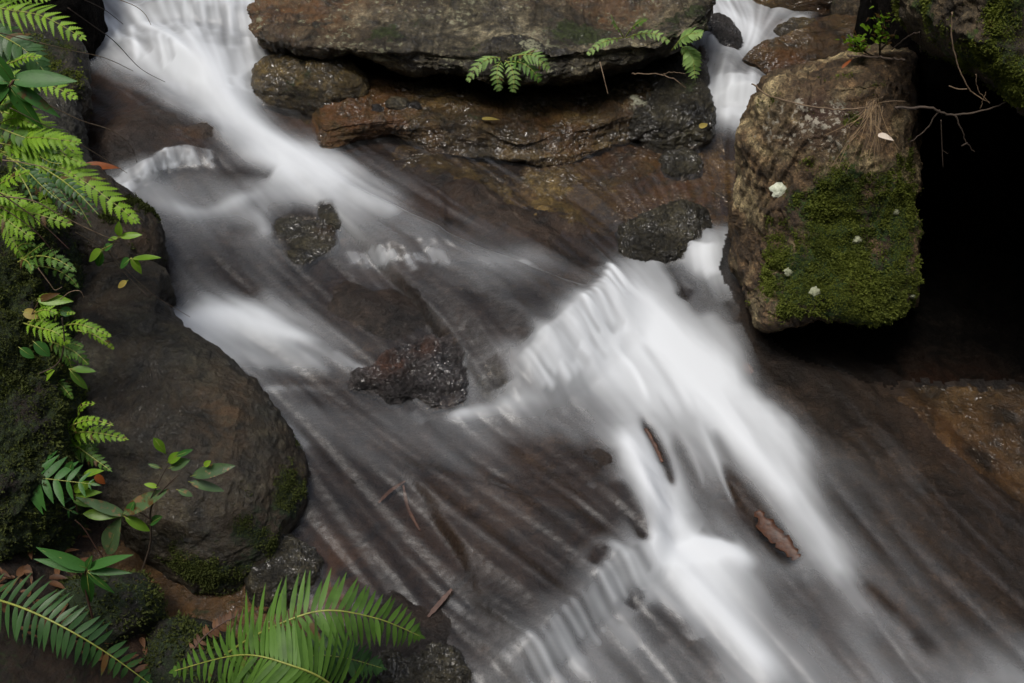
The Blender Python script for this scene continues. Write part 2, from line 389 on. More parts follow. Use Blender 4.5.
dz_, _, _, _ = sdist(fc[:, 0], fc[:, 1], np.vstack([zp, zp[:1]])); ins = np.zeros(len(fc), bool)
for (x0, y0), (x1, y1) in zip(zp, np.roll(zp, -1, 0)):
    c_ = (y0 > fc[:, 1]) != (y1 > fc[:, 1]); ins ^= c_ & (fc[:, 0] < (x1 - x0) * (fc[:, 1] - y0) / (y1 - y0 + 1e-12) + x0)
midx = np.where((midx == 0) & (np.where(ins, dz_, -dz_) + .25 * fbm(fc, 7, 5, 8, .6) > 0) & (fc[:, 1] > 2.6), 4, midx)
bed = add_mesh('stream_bed', V, F, [M['bed'], M['soil'], M['gold'], M['cave_shade'], M['wet']], attrs={'rust': ru, 'moss': mossf * .8, 'lichen': V[:, 0] * 0}, mat_idx=midx)
tag(bed, kind='structure')

# ------------------------------------------------------------ water: silk-white where aerated, sheen painted in on the right, clear film elsewhere
FLOW = [
    [(150, 0), (200, 60), (240, 110), (290, 155), (350, 195), (430, 232), (520, 268), (600, 320), (680, 400)],
    [(240, 0), (232, 60), (238, 110)], [(190, -40), (200, 20), (215, 70)], [(100, 0), (140, 50), (190, 90)],
    [(110, 60), (160, 100), (220, 130), (260, 150)], [(105, 110), (150, 135), (170, 160), (190, 195), (240, 250), (280, 300)],
    [(160, 270), (180, 305), (240, 325), (300, 340), (350, 362), (420, 412), (500, 462), (600, 540)],
    [(180, 330), (250, 380), (310, 450), (360, 540), (420, 640)],
    [(370, 210), (480, 275), (560, 330), (640, 400)], [(350, 240), (375, 285), (430, 330), (480, 370), (500, 400)],
    [(280, 250), (340, 300), (400, 350)], [(462, 335), (470, 370), (482, 410), (560, 440), (620, 500)],
    [(575, 300), (605, 345), (625, 400), (645, 450), (660, 500), (700, 590), (780, 700)],
    [(610, 265), (690, 350), (750, 425), (800, 510), (860, 600), (930, 700)],
    [(545, 335), (575, 375), (610, 410)],
    [(720, 250), (724, 310), (790, 385), (880, 470), (960, 560), (1060, 660)],
    [(770, 350), (850, 375), (900, 430), (960, 500), (1060, 580)], [(860, 420), (940, 520), (1040, 610)],
    [(735, 60), (735, 120), (722, 180), (702, 250), (722, 310)], [(715, -10), (745, 40), (738, 90)], [(820, 25), (775, 45), (742, 70)],
    [(300, 400), (400, 480), (500, 570), (590, 680)], [(350, 400), (450, 470), (550, 540)], [(500, 610), (560, 650), (610, 700)],
    [(580, 575), (625, 620), (690, 700)], [(640, 540), (680, 580), (740, 640)], [(430, 120), (520, 180), (600, 225), (640, 270)],
    [(640, 140), (690, 180), (700, 230)], [(280, 540), (340, 600), (420, 690)]]
fx, fy, tx, ty = [], [], [], []
for pl in FLOW:
    c = catmull(poly(pl), 30)
    d = np.gradient(c, axis=0); d /= np.linalg.norm(d, axis=1)[:, None]
    fx += list(c[:, 0]); fy += list(c[:, 1]); tx += list(d[:, 0]); ty += list(d[:, 1])
fx, fy, tx, ty = map(np.array, (fx, fy, tx, ty))
wx = np.arange(-1.95, 2.0, .0048); wy = np.arange(1.35, 4.9, .0049)
cgx = np.linspace(wx[0], wx[-1], 100); cgy = np.linspace(wy[0], wy[-1], 92)
CX, CY = np.meshgrid(cgx, cgy)
w = 1 / (((CX[..., None] - fx) ** 2 + (CY[..., None] - fy) ** 2) + .004) ** 1.45
cu = (w * tx).sum(-1); cv = (w * ty).sum(-1); nn = np.hypot(cu, cv); cu /= nn; cv /= nn
def bil(G, gx, gy, X, Y):
    i = np.clip((X - np.float32(gx[0])) * np.float32(1 / (gx[1] - gx[0])), 0, len(gx) - 1.01); j = np.clip((Y - np.float32(gy[0])) * np.float32(1 / (gy[1] - gy[0])), 0, len(gy) - 1.01)
    a = i.astype(np.int32); b = j.astype(np.int32); u = i - a; v = j - b; n = G.shape[1]; g = G.ravel(); k = b * n + a
    t0 = g.take(k); t1 = g.take(k + n); t0 = t0 + (g.take(k + 1) - t0) * u; t1 = t1 + (g.take(k + n + 1) - t1) * u
    return t0 + (t1 - t0) * v
WX, WY = np.meshgrid(wx, wy); STEP_H = steps(WX, WY)
def blur(A, k):
    ker = np.exp(-np.linspace(-2, 2, 2 * k + 1) ** 2); ker /= ker.sum()
    for axn in (0, 1):
        B_ = np.pad(A, [(k, k) if a_ == axn else (0, 0) for a_ in (0, 1)], mode='edge'); n = A.shape[axn]; out = 0
        for i_, w_ in enumerate(ker): out = out + w_ * (B_[i_:i_ + n] if axn == 0 else B_[:, i_:i_ + n])
        A = out
    return A
def lic(N, L, stp):
    N = N.astype(np.float32); cu_, cv_ = cu.astype(np.float32), cv.astype(np.float32); acc = N.astype(np.float64); tot = 1.0
    for sgn in (1, -1):
        x, y = WX.astype(np.float32), WY.astype(np.float32)
        for k in range(L):
            dx_, dy_ = bil(cu_, cgx, cgy, x, y), bil(cv_, cgx, cgy, x, y); x += np.float32(sgn * stp) * dx_; y += np.float32(sgn * stp) * dy_
            wt = .5 + .5 * math.cos(math.pi * (k + 1) / (L + 1))
            acc += wt * bil(N, wx, wy, x, y); tot += wt
    acc /= tot; acc -= blur(acc, 20); acc /= np.sqrt(blur(acc * acc, 20)) + .15 * acc.std(); return np.clip(acc, -2.2, 2.2)
N1 = rng.standard_normal(WX.shape); N1 = blur(N1, 2); N2 = blur(rng.standard_normal(WX.shape), 5); N3 = blur(rng.standard_normal(WX.shape), 14)
S_fine = lic(N1, 26, .0055); S_mid = lic(N2, 26, .012); S_big = lic(N3, 22, .022)

# how white the water is, surveyed spot by spot (0-255 as seen)
SPOTS = [(120,15,175),(150,40,205),(190,60,212),(215,15,205),(240,40,185),(245,70,190),(110,55,120),(100,90,45),(130,100,50),(110,130,45),(150,130,42),(170,110,80),(200,95,180),(225,90,190),(230,120,195),(260,110,110),(290,130,75),(270,150,215),(310,165,212),(350,195,185),(230,150,110),(190,140,50),(215,180,100),(150,190,120),(180,200,140),(170,230,85),(200,215,135),(240,205,120),(230,240,90),(260,220,130),(290,185,180),(330,180,195),(300,225,60),(340,230,120),(380,200,115),(390,230,110),(430,200,65),(460,200,48),(480,230,85),(170,280,75),(200,280,78),(240,290,95),(180,325,170),(220,325,205),(250,325,205),(280,335,180),(320,345,140),(220,350,140),(270,365,105),(330,370,95),(280,400,90),(250,385,90),(310,290,70),(350,310,48),(380,310,50),(350,270,90),(410,280,88),(450,270,98),(500,270,105),(525,265,130),(540,300,80),(480,310,70),(440,330,58),(400,350,60),(420,370,75),(450,385,45),(560,280,72),(590,250,62),(540,220,55),(500,230,75),(600,275,100),(640,280,185),(620,310,215),(660,300,222),(700,310,205),(720,330,165),(745,320,60),(600,340,215),(580,350,205),(650,350,222),(700,360,215),(550,370,165),(620,390,205),(690,400,222),(540,390,140),(520,410,105),(500,400,125),(470,400,120),(480,420,100),(560,410,105),(590,420,95),(618,430,160),(640,460,215),(660,490,215),(690,450,150),(720,440,190),(740,430,205),(760,460,195),(790,490,195),(700,480,135),(740,500,75),(720,520,120),(680,530,180),(700,560,218),(660,570,210),(700,590,218),(740,620,205),(780,660,185),(800,530,130),(820,550,170),(850,600,120),(870,640,120),(900,660,125),(800,600,70),(830,640,95),(760,580,150),(770,630,95),(810,670,110),(850,500,68),(880,450,58),(850,420,48),(800,380,52),(780,350,45),(830,370,40),(870,400,38),(920,480,58),(900,540,62),(950,560,62),(1000,600,62),(950,620,60),(980,660,110),(1010,680,130),(1010,550,42),(960,500,30),(990,440,20),(930,410,20),(1010,400,20),(900,590,78),
 (300,410,110),(330,430,105),(350,400,68),(300,460,55),(340,480,62),(400,430,88),(450,440,75),(500,450,75),(550,460,58),(600,470,46),(400,480,65),(450,500,70),(500,500,72),(550,520,58),(600,520,42),(350,520,60),(400,540,55),(450,560,68),(500,560,65),(550,570,55),(420,600,58),(480,610,60),(455,605,90),(530,610,55),(350,570,50),(330,540,40),(380,600,50),(300,560,30),(200,600,20),
 (600,610,135),(570,640,135),(540,650,115),(620,580,145),(640,620,95),(600,650,115),(650,660,105),(690,650,88),(500,670,95),(560,670,115),(640,560,110),(420,680,40),(380,650,40),
 (400,150,40),(450,180,45),(550,190,35),(600,200,35),(650,180,40),(700,150,45),(720,180,48),(560,160,30),(620,150,30),(380,170,80),(350,140,45),(640,220,50),
 (720,10,190),(740,25,190),(760,20,145),(800,25,120),(750,50,180),(770,50,110),(800,50,60),(840,30,40),(740,70,120),(735,90,222),(750,85,200),(735,110,222),(700,140,48),(722,122,170),(730,150,60),(710,200,55),(705,230,110),(700,255,205),(720,260,180),(730,290,110),(680,270,105),(690,300,100),(780,100,40)]
sp = np.array([[*on_water(a, b)[:2], v] for a, b, v in SPOTS])
w = np.exp(-((CX[..., None] - sp[:, 0]) ** 2 + (CY[..., None] - sp[:, 1]) ** 2) / (2 * .062 ** 2)) + 1e-9 / (((CX[..., None] - sp[:, 0]) ** 2 + (CY[..., None] - sp[:, 1]) ** 2) + .01) ** 2
B = (w * sp[:, 2]).sum(-1) / w.sum(-1)
B = bil(B, cgx, cgy, WX, WY)
# strokes over it: (value, softness, [(px, py, halfwidth px), ...])
STROKES = [
    (212, .8, [(165, 42, 20), (200, 72, 20), (228, 105, 17), (262, 140, 17), (300, 165, 18), (332, 180, 15), (352, 192, 9)]),
    (165, .7, [(340, 185, 14), (370, 202, 12), (400, 218, 9)]),
    (120, .7, [(85, 62, 6), (120, 80, 8), (160, 96, 8), (195, 125, 8)]),
    (48, .8, [(95, 100, 9), (140, 118, 10), (180, 130, 9)]),
    (205, .8, [(222, 50, 8), (222, 78, 8)]), (200, .8, [(246, 45, 7), (250, 80, 6)]), (150, .6, [(232, 50, 4), (236, 84, 4)]),
    (70, .8, [(262, 100, 7), (290, 116, 9), (315, 125, 9)]),
    (165, .8, [(322, 188, 9), (285, 192, 9), (250, 198, 8), (215, 212, 8), (185, 212, 7), (150, 198, 6)]),
    (75, .7, [(215, 172, 8), (250, 172, 10), (275, 178, 6)]), (85, .6, [(225, 232, 8), (270, 228, 8)]),
    (150, .7, [(270, 190, 7), (262, 215, 7), (268, 240, 6)]),
    (55, .9, [(285, 222, 13), (315, 225, 13)]), (60, .8, [(180, 262, 10), (225, 272, 10), (262, 296, 8)]),
    (215, .85, [(168, 322, 8), (205, 322, 13), (245, 322, 13), (285, 337, 10), (325, 345, 7)]),
    (150, .8, [(215, 345, 10), (270, 360, 12), (330, 362, 9)]),
    (95, .7, [(245, 378, 8), (310, 388, 10), (350, 395, 8)]),
    (150, .6, [(255, 392, 4), (300, 388, 4), (345, 388, 4)]), (130, .6, [(285, 425, 4), (310, 450, 5)]),
    
    (120, .7, [(380, 215, 8), (430, 245, 8), (480, 262, 7), (530, 268, 6)]), (160, .7, [(518, 262, 5), (530, 268, 5)]),
    (100, .6, [(440, 272, 5), (500, 300, 5), (560, 322, 5)]), (60, .6, [(380, 240, 4), (450, 290, 6), (530, 325, 6)]),
    (110, .5, [(360, 280, 6), (420, 310, 6), (450, 335, 6)]),
    (120, .8, [(458, 342, 4), (465, 372, 5), (478, 405, 6)]), (50, .9, [(490, 355, 9), (500, 390, 9)]), (38, .9, [(445, 372, 9), (452, 396, 9), (440, 410, 7)]),
    (120, .6, [(412, 410, 4), (425, 424, 5)]), (60, .8, [(440, 345, 6), (400, 365, 10), (420, 390, 8)]),
    (170, .7, [(440, 420, 5), (480, 412, 7), (520, 405, 8), (560, 400, 8)]), (130, .7, [(520, 405, 6), (560, 425, 6), (590, 450, 6)]),
    (225, .9, [(618, 290, 8), (590, 325, 9), (562, 350, 9), (545, 365, 6)]),
    (100, .9, [(668, 258, 10), (690, 285, 12), (712, 320, 10)]), (72, .8, [(725, 300, 8), (742, 325, 8)]),
    (225, .9, [(622, 280, 8), (645, 310, 13), (668, 345, 17), (692, 380, 16), (718, 415, 13), (748, 450, 11), (775, 480, 11), (802, 512, 10), (822, 545, 9)]),
    (188, .85, [(790, 495, 8), (815, 530, 9), (832, 562, 9), (850, 590, 8)]), (150, .8, [(835, 570, 8), (858, 602, 9), (885, 640, 10)]), (112, .6, [(860, 610, 14), (890, 650, 16), (920, 690, 16)]),
    (200, .8, [(612, 340, 12), (640, 385, 12), (650, 420, 10)]),
    (222, .9, [(622, 425, 7), (632, 455, 10), (650, 490, 11), (668, 520, 12), (672, 545, 12)]),
    (100, .8, [(642, 425, 4), (658, 450, 5), (664, 470, 5)]),
    (165, .6, [(680, 410, 6), (715, 450, 8), (745, 480, 5)]), (120, .8, [(670, 440, 4), (690, 480, 6), (712, 520, 7)]),
    (195, .6, [(695, 420, 3), (712, 455, 3), (735, 500, 2)]),
    (65, .9, [(728, 475, 7), (748, 505, 10), (778, 540, 10), (800, 565, 8)]),
    (150, .7, [(690, 500, 6), (700, 525, 8), (720, 535, 10)]), (108, .8, [(700, 530, 7), (722, 540, 8)]),
    (225, .9, [(640, 545, 8), (680, 560, 12), (715, 552, 10), (748, 558, 9)]), (222, .95, [(665, 575, 13), (700, 595, 20), (725, 620, 18), (755, 655, 16), (785, 690, 14)]),
    (120, .8, [(790, 590, 10), (800, 620, 16), (830, 660, 14)]),
    (70, .8, [(690, 640, 10), (660, 615, 10), (720, 670, 9)]), (60, .8, [(640, 590, 5), (630, 610, 8)]),
    (160, .8, [(605, 540, 4), (630, 565, 6), (660, 590, 7), (690, 620, 6)]), (150, .7, [(585, 590, 5), (610, 620, 7), (640, 655, 8)]),
    (150, .7, [(545, 635, 6), (570, 660, 8), (590, 690, 8)]), (120, .7, [(500, 650, 5), (525, 670, 6)]),
    (42, .9, [(612, 480, 8), (635, 515, 7), (645, 545, 5)]), (40, .8, [(605, 545, 6), (590, 565, 6)]),
    (95, .5, [(400, 420, 8), (450, 455, 9), (500, 500, 9), (540, 540, 8)]), (85, .6, [(330, 430, 8), (390, 470, 6), (430, 520, 6)]),
    (45, .5, [(520, 455, 8), (570, 500, 9), (600, 540, 8)]), (110, .8, [(448, 600, 4), (462, 612, 5)]), (130, .6, [(586, 482, 4), (596, 488, 4)]),
    (95, .45, [(790, 430, 8), (850, 500, 9), (900, 560, 9), (930, 600, 8)]), (40, .7, [(800, 380, 6), (860, 430, 8), (910, 490, 8), (960, 530, 8)]),
    (72, .4, [(850, 400, 8), (890, 445, 7), (930, 500, 7)]), (84, .4, [(800, 460, 8), (850, 530, 6), (900, 600, 6)]), (45, .5, [(850, 470, 5), (920, 560, 7), (980, 620, 7)]),
    (80, .5, [(940, 540, 6), (1000, 590, 6)]), (140, .7, [(895, 610, 5), (915, 640, 6)]), (130, .7, [(965, 690, 10), (1010, 675, 8)]), (50, .6, [(860, 580, 6), (900, 615, 7), (940, 660, 8)]),
    (120, .6, [(840, 620, 6), (880, 670, 8)]),
    (205, .9, [(716, 8, 6), (740, 24, 9), (752, 42, 9), (745, 58, 8)]), (170, .8, [(765, 32, 7), (795, 24, 6), (815, 22, 4)]), (65, .8, [(790, 38, 6), (812, 34, 7)]),
    (50, .9, [(718, 34, 6), (730, 50, 5)]), (120, .8, [(742, 68, 7), (735, 76, 6)]),
    (225, .95, [(728, 84, 8), (730, 105, 9), (733, 120, 6)]), (190, .8, [(748, 82, 5), (744, 105, 5)]),
    (210, .9, [(706, 245, 9), (705, 262, 12), (715, 280, 9)]), (110, .8, [(690, 275, 8), (712, 300, 10), (735, 325, 8)]), (55, .8, [(680, 300, 5), (690, 288, 6)]),
    (45, .8, [(780, 345, 8), (800, 360, 6)]),
    (55, .75, [(430, 545, 14), (490, 585, 16), (540, 600, 12)]), (62, .7, [(380, 470, 14), (430, 510, 16), (480, 540, 14)]), (58, .7, [(330, 470, 10), (350, 520, 12), (390, 570, 14)]), (60, .6, [(500, 440, 14), (550, 480, 16), (600, 520, 12)]),
    (52, .8, [(350, 300, 12), (390, 325, 14), (430, 350, 12)]), (62, .7, [(470, 290, 10), (510, 320, 10), (530, 340, 6)]), (50, .6, [(520, 225, 12), (580, 255, 12), (600, 268, 7)]),
    (80, .7, [(190, 262, 10), (230, 270, 10)]), (78, .7, [(640, 610, 10), (670, 645, 12)]),
    (72, .4, [(800, 385, 7), (850, 425, 6), (900, 480, 7), (960, 560, 8)]), (76, .35, [(870, 400, 6), (915, 440, 5), (970, 495, 6), (1030, 550, 6)]), (74, .35, [(830, 440, 8), (880, 500, 7), (950, 590, 8), (1000, 640, 8)]),  # faint pale strokes paint silky gloss on the right-hand water
    # little curtains below each lip
    (175, .8, [(114, 188, 4), (130, 178, 4), (148, 168, 4)]), (165, .7, [(160, 155, 4), (175, 155, 5), (200, 153, 4)]),
    (190, .8, [(226, 90, 4), (246, 86, 4), (272, 92, 4)]),
]
STROKES += [
    (60, .9, [(640, 418, 3), (655, 442, 5), (668, 470, 5), (673, 492, 3)]), (105, .8, [(672, 430, 4), (690, 470, 7), (706, 505, 8), (716, 530, 6)]),
    (120, .7, [(712, 430, 4), (735, 470, 6), (755, 500, 6)]), (58, .9, [(722, 462, 5), (742, 500, 9), (768, 535, 10), (795, 570, 8)]),
    (130, .7, [(690, 512, 7), (715, 532, 10), (740, 542, 8)]), (230, .9, [(650, 560, 8), (685, 560, 12), (728, 556, 10), (758, 572, 8)]),
    (195, .6, [(688, 395, 2.5), (706, 440, 2.5), (722, 480, 2.2), (737, 512, 2)]), (170, .55, [(655, 395, 2.2), (690, 450, 2.5), (706, 492, 2.2)]), (245, .5, [(600, 330, 3), (630, 370, 3), (650, 410, 3)]),
    (245, .6, [(655, 320, 4), (690, 365, 5), (722, 410, 5), (755, 455, 4)]), (160, .4, [(640, 345, 3), (668, 385, 4), (690, 425, 3)]),
    (150, .6, [(262, 15, 8), (264, 50, 8), (264, 80, 6)]), (165, .5, [(205, 20, 6), (212, 50, 6)]),
]
rs = random.Random(21)
def strands(lip, d, n, lo, hi, wmin=1.8, wmax=3.2, op=.75):
    lp_ = np.array(lip, float); L = np.r_[0, np.cumsum(np.hypot(*np.diff(lp_, axis=0).T))]
    for k in range(n):
        u = (k + rs.uniform(.1, .9)) / n * L[-1]; x, y = np.interp(u, L, lp_[:, 0]), np.interp(u, L, lp_[:, 1]); f = rs.uniform(.6, 1.25); sw = rs.uniform(-.12, .12)
        w_ = rs.uniform(wmin, wmax); dx, dy = d[0] * f * (1 + sw), d[1] * f
        STROKES.append((rs.uniform(lo, hi), op, [(x - dx * .12, y - dy * .12, w_), (x + dx * .5, y + dy * .5, w_), (x + dx, y + dy, w_ * 1.3)]))
for lip, d, n, lo, hi in [
        ([(108, 187), (128, 172), (150, 161), (160, 152), (180, 147), (212, 150)], (6, 17), 30, 160, 235), ([(108, 187), (128, 172), (150, 161), (160, 152), (180, 147), (212, 150)], (6, 16), 16, 60, 100),
        ([(345, 252), (375, 254), (396, 251)], (7, 13), 9, 146, 165), ([(402, 258), (428, 250), (442, 252)], (7, 13), 9, 146, 175),
        ([(612, 265), (600, 287), (575, 309), (545, 335), (522, 358)], (30, 40), 36, 190, 250), ([(600, 287), (575, 309), (545, 335), (515, 362)], (34, 48), 14, 120, 165),
        ([(640, 545), (612, 560), (588, 582), (566, 606), (545, 627), (505, 650)], (30, 46), 15, 146, 185), ([(640, 545), (612, 560), (588, 582), (566, 606), (545, 627), (505, 650)], (30, 46), 7, 70, 95),
        ([(100, 18), (130, 28), (172, 45)], (8, 30), 16, 160, 235), ([(165, 3), (200, 8), (255, 12)], (2, 34), 18, 170, 225), ([(165, 3), (200, 8), (255, 12)], (2, 36), 12, 115, 145),
        ([(222, 82), (245, 84), (275, 90)], (3, 11), 14, 150, 220), ([(716, 78), (735, 80), (760, 80)], (-5, 40), 12, 200, 240), ([(716, 78), (735, 80), (760, 80)], (-5, 36), 5, 140, 165),
        ([(262, 340), (330, 350), (370, 372)], (40, 26), 10, 130, 175), ([(262, 370), (330, 380), (350, 400)], (40, 34), 12, 60, 80)]:
    strands(lip, d, n, lo, hi, op=(.75 if lo > 150 else .5) if lo > 145 else .36, wmin=2.0 if lo > 145 else 2.4, wmax=3.4 if lo > 145 else 4.5)
for val, op, pts in STROKES:
    c = np.array([[*on_water(a, b)[:2], hw * scale_at(a, b)] for a, b, hw in pts])
    n = 8 * (len(c) - 1) + 1; tt = np.linspace(0, 1, n) * (len(c) - 1)
    cc = catmull(c, n); r = cc[:, 2].max() * 3.2
    i0, i1 = np.searchsorted(wx, [cc[:, 0].min() - r, cc[:, 0].max() + r]); j0, j1 = np.searchsorted(wy, [cc[:, 1].min() - r, cc[:, 1].max() + r])
    m = (slice(j0, j1), slice(i0, i1))
    X, Y = WX[m], WY[m]; best = np.full(X.shape, 9.); uu = np.zeros(X.shape); nseg = len(cc) - 1; si = 0
    for (ax_, ay_, wa), (bx_, by_, wb) in zip(cc[:-1], cc[1:]):
        dx, dy = bx_ - ax_, by_ - ay_; L2 = dx * dx + dy * dy + 1e-12
        t = np.clip(((X - ax_) * dx + (Y - ay_) * dy) / L2, 0, 1)
        dd = np.hypot(X - ax_ - t * dx, Y - ay_ - t * dy) / (wa + (wb - wa) * t); nb = dd < best
        best = np.where(nb, dd, best); uu = np.where(nb, (si + t) / nseg, uu); si += 1
    a = op * np.exp(-(best / 1.2) ** 2.0) * (.06 + .94 * smooth(np.minimum(uu, 1 - uu) / .22))
    B[m] = B[m] * (1 - a) + val * a
WZ0 = base(WX, WY) + STEP_H
WZs = blur(WZ0, 5); S_fine = blur(S_fine, 2) * 1.25
gz = np.gradient(WZs, wy, wx); SL = np.hypot(gz[0] - SY, gz[1] - SX)       # how steep the water runs
steep = smooth((SL - .25) / .9)
dr, sr, _, _ = sdist(WX, WY, right_edge); calm = 1 - .60 * smooth(1.25 - dr / .62) * (WY < 2.75); S_fine = S_fine * calm; S_mid = S_mid * calm; S_big = S_big * (.35 + .65 * calm)
B = B + 22 * (1 - calm) * smooth((2.62 - WY) / .35) * smooth((110 - B) / 50)  # extra whiteness paints sheen on the calm right-hand water
B = B - 9 * np.exp(-((B - 92) / 34) ** 2) - 16 * smooth((WY - 3.5) / .3) * smooth((B - 120) / 60)
mid_w = np.exp(-((B - 138) / 52) ** 2)
upper = smooth((WY - 3.55) / .3)
cloud = fbm(np.stack([(WX * .6 - WY * .8).ravel() * 1.2, (WX * .8 + WY * .6).ravel() * 4.5, WX.ravel() * 0], 1), 2.0, 4, 91).reshape(WX.shape) * 2.2
B2 = B + 22 * steep * smooth((B - 60) / 60) + S_fine * 7 * upper * smooth((B - 110) / 60) + S_mid * 7 * upper * smooth((B - 110) / 60) + S_fine * (.8 + 5.5 * mid_w * (.3 + .6 * steep)) + S_mid * (1.0 + 2.6 * mid_w) + S_big * (2.2 + 4.5 * mid_w) + cloud * (9 + 9 * mid_w)  # steep faces whitened further in place of front light
lin = (np.clip(B2, 0, 242) / 255) ** 2.2
foam_sheen = np.clip((lin - .046) / .68, 0, 1)
dens = blur(foam_sheen, 5)
WZ = WZs + .022 * dens + blur(S_mid, 4) * .0007 + blur(S_big, 6) * .0022
# keep the sheet only inside the channel
dl, sl, _, _ = sdist(WX, WY, left_edge)
p2 = P(215, 605)
inside = ((sl > 0) | (dl < .10)) & ((sr < 0) | (dr < .06))
i = np.arange(WX.size).reshape(WX.shape)
ok = inside[:-1, :-1] & inside[1:, 1:]
F = np.stack([i[:-1, :-1][ok], i[:-1, 1:][ok], i[1:, 1:][ok], i[1:, :-1][ok]], 1)
V = np.stack([WX.ravel(), WY.ravel(), WZ.ravel()], 1)
used = np.zeros(len(V), bool); used[F.ravel()] = True; remap = np.cumsum(used) - 1
# the sheet goes on, coarser, up- and downstream outside the view: covered by its own edge rows
def water_material():
    t = NT('stream_water')
    f = t.attr('foam_sheen')
    lw = t.n('ShaderNodeFresnel'); lw.inputs['IOR'].default_value = 1.40
    fn = t.noise(40, 1, .5); nrm = t.bump(t.math('ADD', fn, t.math('MULTIPLY', t.attr('streak'), .6)), .4, .005)
    t.l(nrm, lw.inputs['Normal'])
    tr = t.n('ShaderNodeBsdfTransparent'); tr.inputs['Color'].default_value = (.86, .80, .74, 1)
    gl = t.n('ShaderNodeBsdfGlossy'); gl.inputs['Roughness'].default_value = .36; gl.inputs['Color'].default_value = (.95, .97, 1, 1); t.l(nrm, gl.inputs['Normal'])
    m1 = t.n('ShaderNodeMixShader'); t.l(lw.outputs[0], m1.inputs[0]); t.l(tr.outputs[0], m1.inputs[1]); t.l(gl.outputs[0], m1.inputs[2])
    df = t.n('ShaderNodeBsdfDiffuse'); df.inputs['Color'].default_value = (.84, .88, .92, 1)
    tl = t.n('ShaderNodeBsdfTranslucent'); tl.inputs['Color'].default_value = (.78, .81, .83, 1)
    m0 = t.n('ShaderNodeMixShader'); m0.inputs[0].default_value = .3; t.l(df.outputs[0], m0.inputs[1]); t.l(tl.outputs[0], m0.inputs[2])
    m2 = t.n('ShaderNodeMixShader'); t.l(f, m2.inputs[0]); t.l(m1.outputs[0], m2.inputs[1]); t.l(m0.outputs[0], m2.inputs[2])
    t.l(m2.outputs[0], t.out.inputs['Surface']); return t.m
M['water'] = water_material()
wat = add_mesh('water', V[used], remap[F], M['water'], attrs={'foam_sheen': foam_sheen.ravel()[used], 'streak': S_mid.ravel()[used]})
tag(wat, kind='structure')

# ------------------------------------------------------------ rock builders
def fields(V, N, spec, seed):
    """moss / lichen / rust masks from lists of world spots (px,py,Y or None, radius, amount) + a base level"""
    out = {}
    for k in ('moss', 'lichen', 'rust'):
        b, spots = spec.get(k, (0, []))
        f = np.full(len(V), float(b))
        for c, r, a in spots:
            d2 = ((V - np.asarray(c)) ** 2).sum(1)
            f = np.maximum(f, a * np.exp(-(d2 / r ** 2) ** 1.1)) if a > 0 else f * (1 + a * np.exp(-(d2 / r ** 2) ** 1.1))
        if b or spots: f = f + (fbm(V, 8, 5, seed + 5, .65) * .95) * np.clip(f * 2, 0, 1)
        out[k] = np.clip(f, 0, 1)
    return out
_=0
def grid_normals(G, closed_u=True):
    du = (np.roll(G, -1, 1) - np.roll(G, 1, 1)) if closed_u else np.gradient(G, axis=1); dv = np.gradient(G, axis=0)
    n = np.cross(du, dv); return n / (np.linalg.norm(n, axis=-1, keepdims=True) + 1e-9)
def displace(G, N, amp, freq, seed, strata=0, facet=0):
    p = G.reshape(-1, 3); d = fbm(p, freq, 6, seed, .55)
    d2 = fbm(p, freq * 2.5, 4, seed + 9, .6, True)
    d3 = fbm(p, freq * 7, 4, seed + 19, .6, True)
    out = amp * (1.35 * d + .6 * d2 + .22 * d3)
    if strata:
        z = p[:, 2] + .03 * fbm(p, 2.5, 3, seed + 31)
        s = vnoise(np.stack([p[:, 0] * 1.5, p[:, 1] * 1.5, z * 34], 1), seed + 41) ; s = np.sign(s) * np.abs(s) ** .5
        s2 = vnoise(np.stack([p[:, 0] * 3, p[:, 1] * 3, z * 80], 1), seed + 43)
        side = 1 - np.abs(N.reshape(-1, 3)[:, 2]) ** 2
        out = out + strata * side * (s + .4 * s2)
    if facet:
        q = p * freq * 1.2; c = np.floor(vnoise(q, seed + 51) * 3.5) / 3.5; out = out + facet * c
    return (p + N.reshape(-1, 3) * out[:, None]).reshape(G.shape)
def close_grid(G, flip=False):
    """grid [S,K,3] closed in K, capped at both ends"""
    S, K = G.shape[:2]; V = G.reshape(-1, 3)
    i = np.arange(S * K).reshape(S, K); j = np.roll(i, -1, 1)
    F = np.stack([i[:-1].ravel(), j[:-1].ravel(), j[1:].ravel(), i[1:].ravel()], 1)
    c0, c1 = G[0].mean(0), G[-1].mean(0); V = np.vstack([V, c0, c1]); n0, n1 = S * K, S * K + 1
    a = np.stack([np.full(K, n0), j[0], i[0], i[0]], 1); b = np.stack([np.full(K, n1), i[-1], j[-1], j[-1]], 1)
    return V, F, a[:, :3], b[:, :3]
def quads_and_tris(F, a, b): return [tuple(f) for f in F.tolist()] + [tuple(f) for f in a.tolist()] + [tuple(f) for f in b.tolist()]
DG = {}
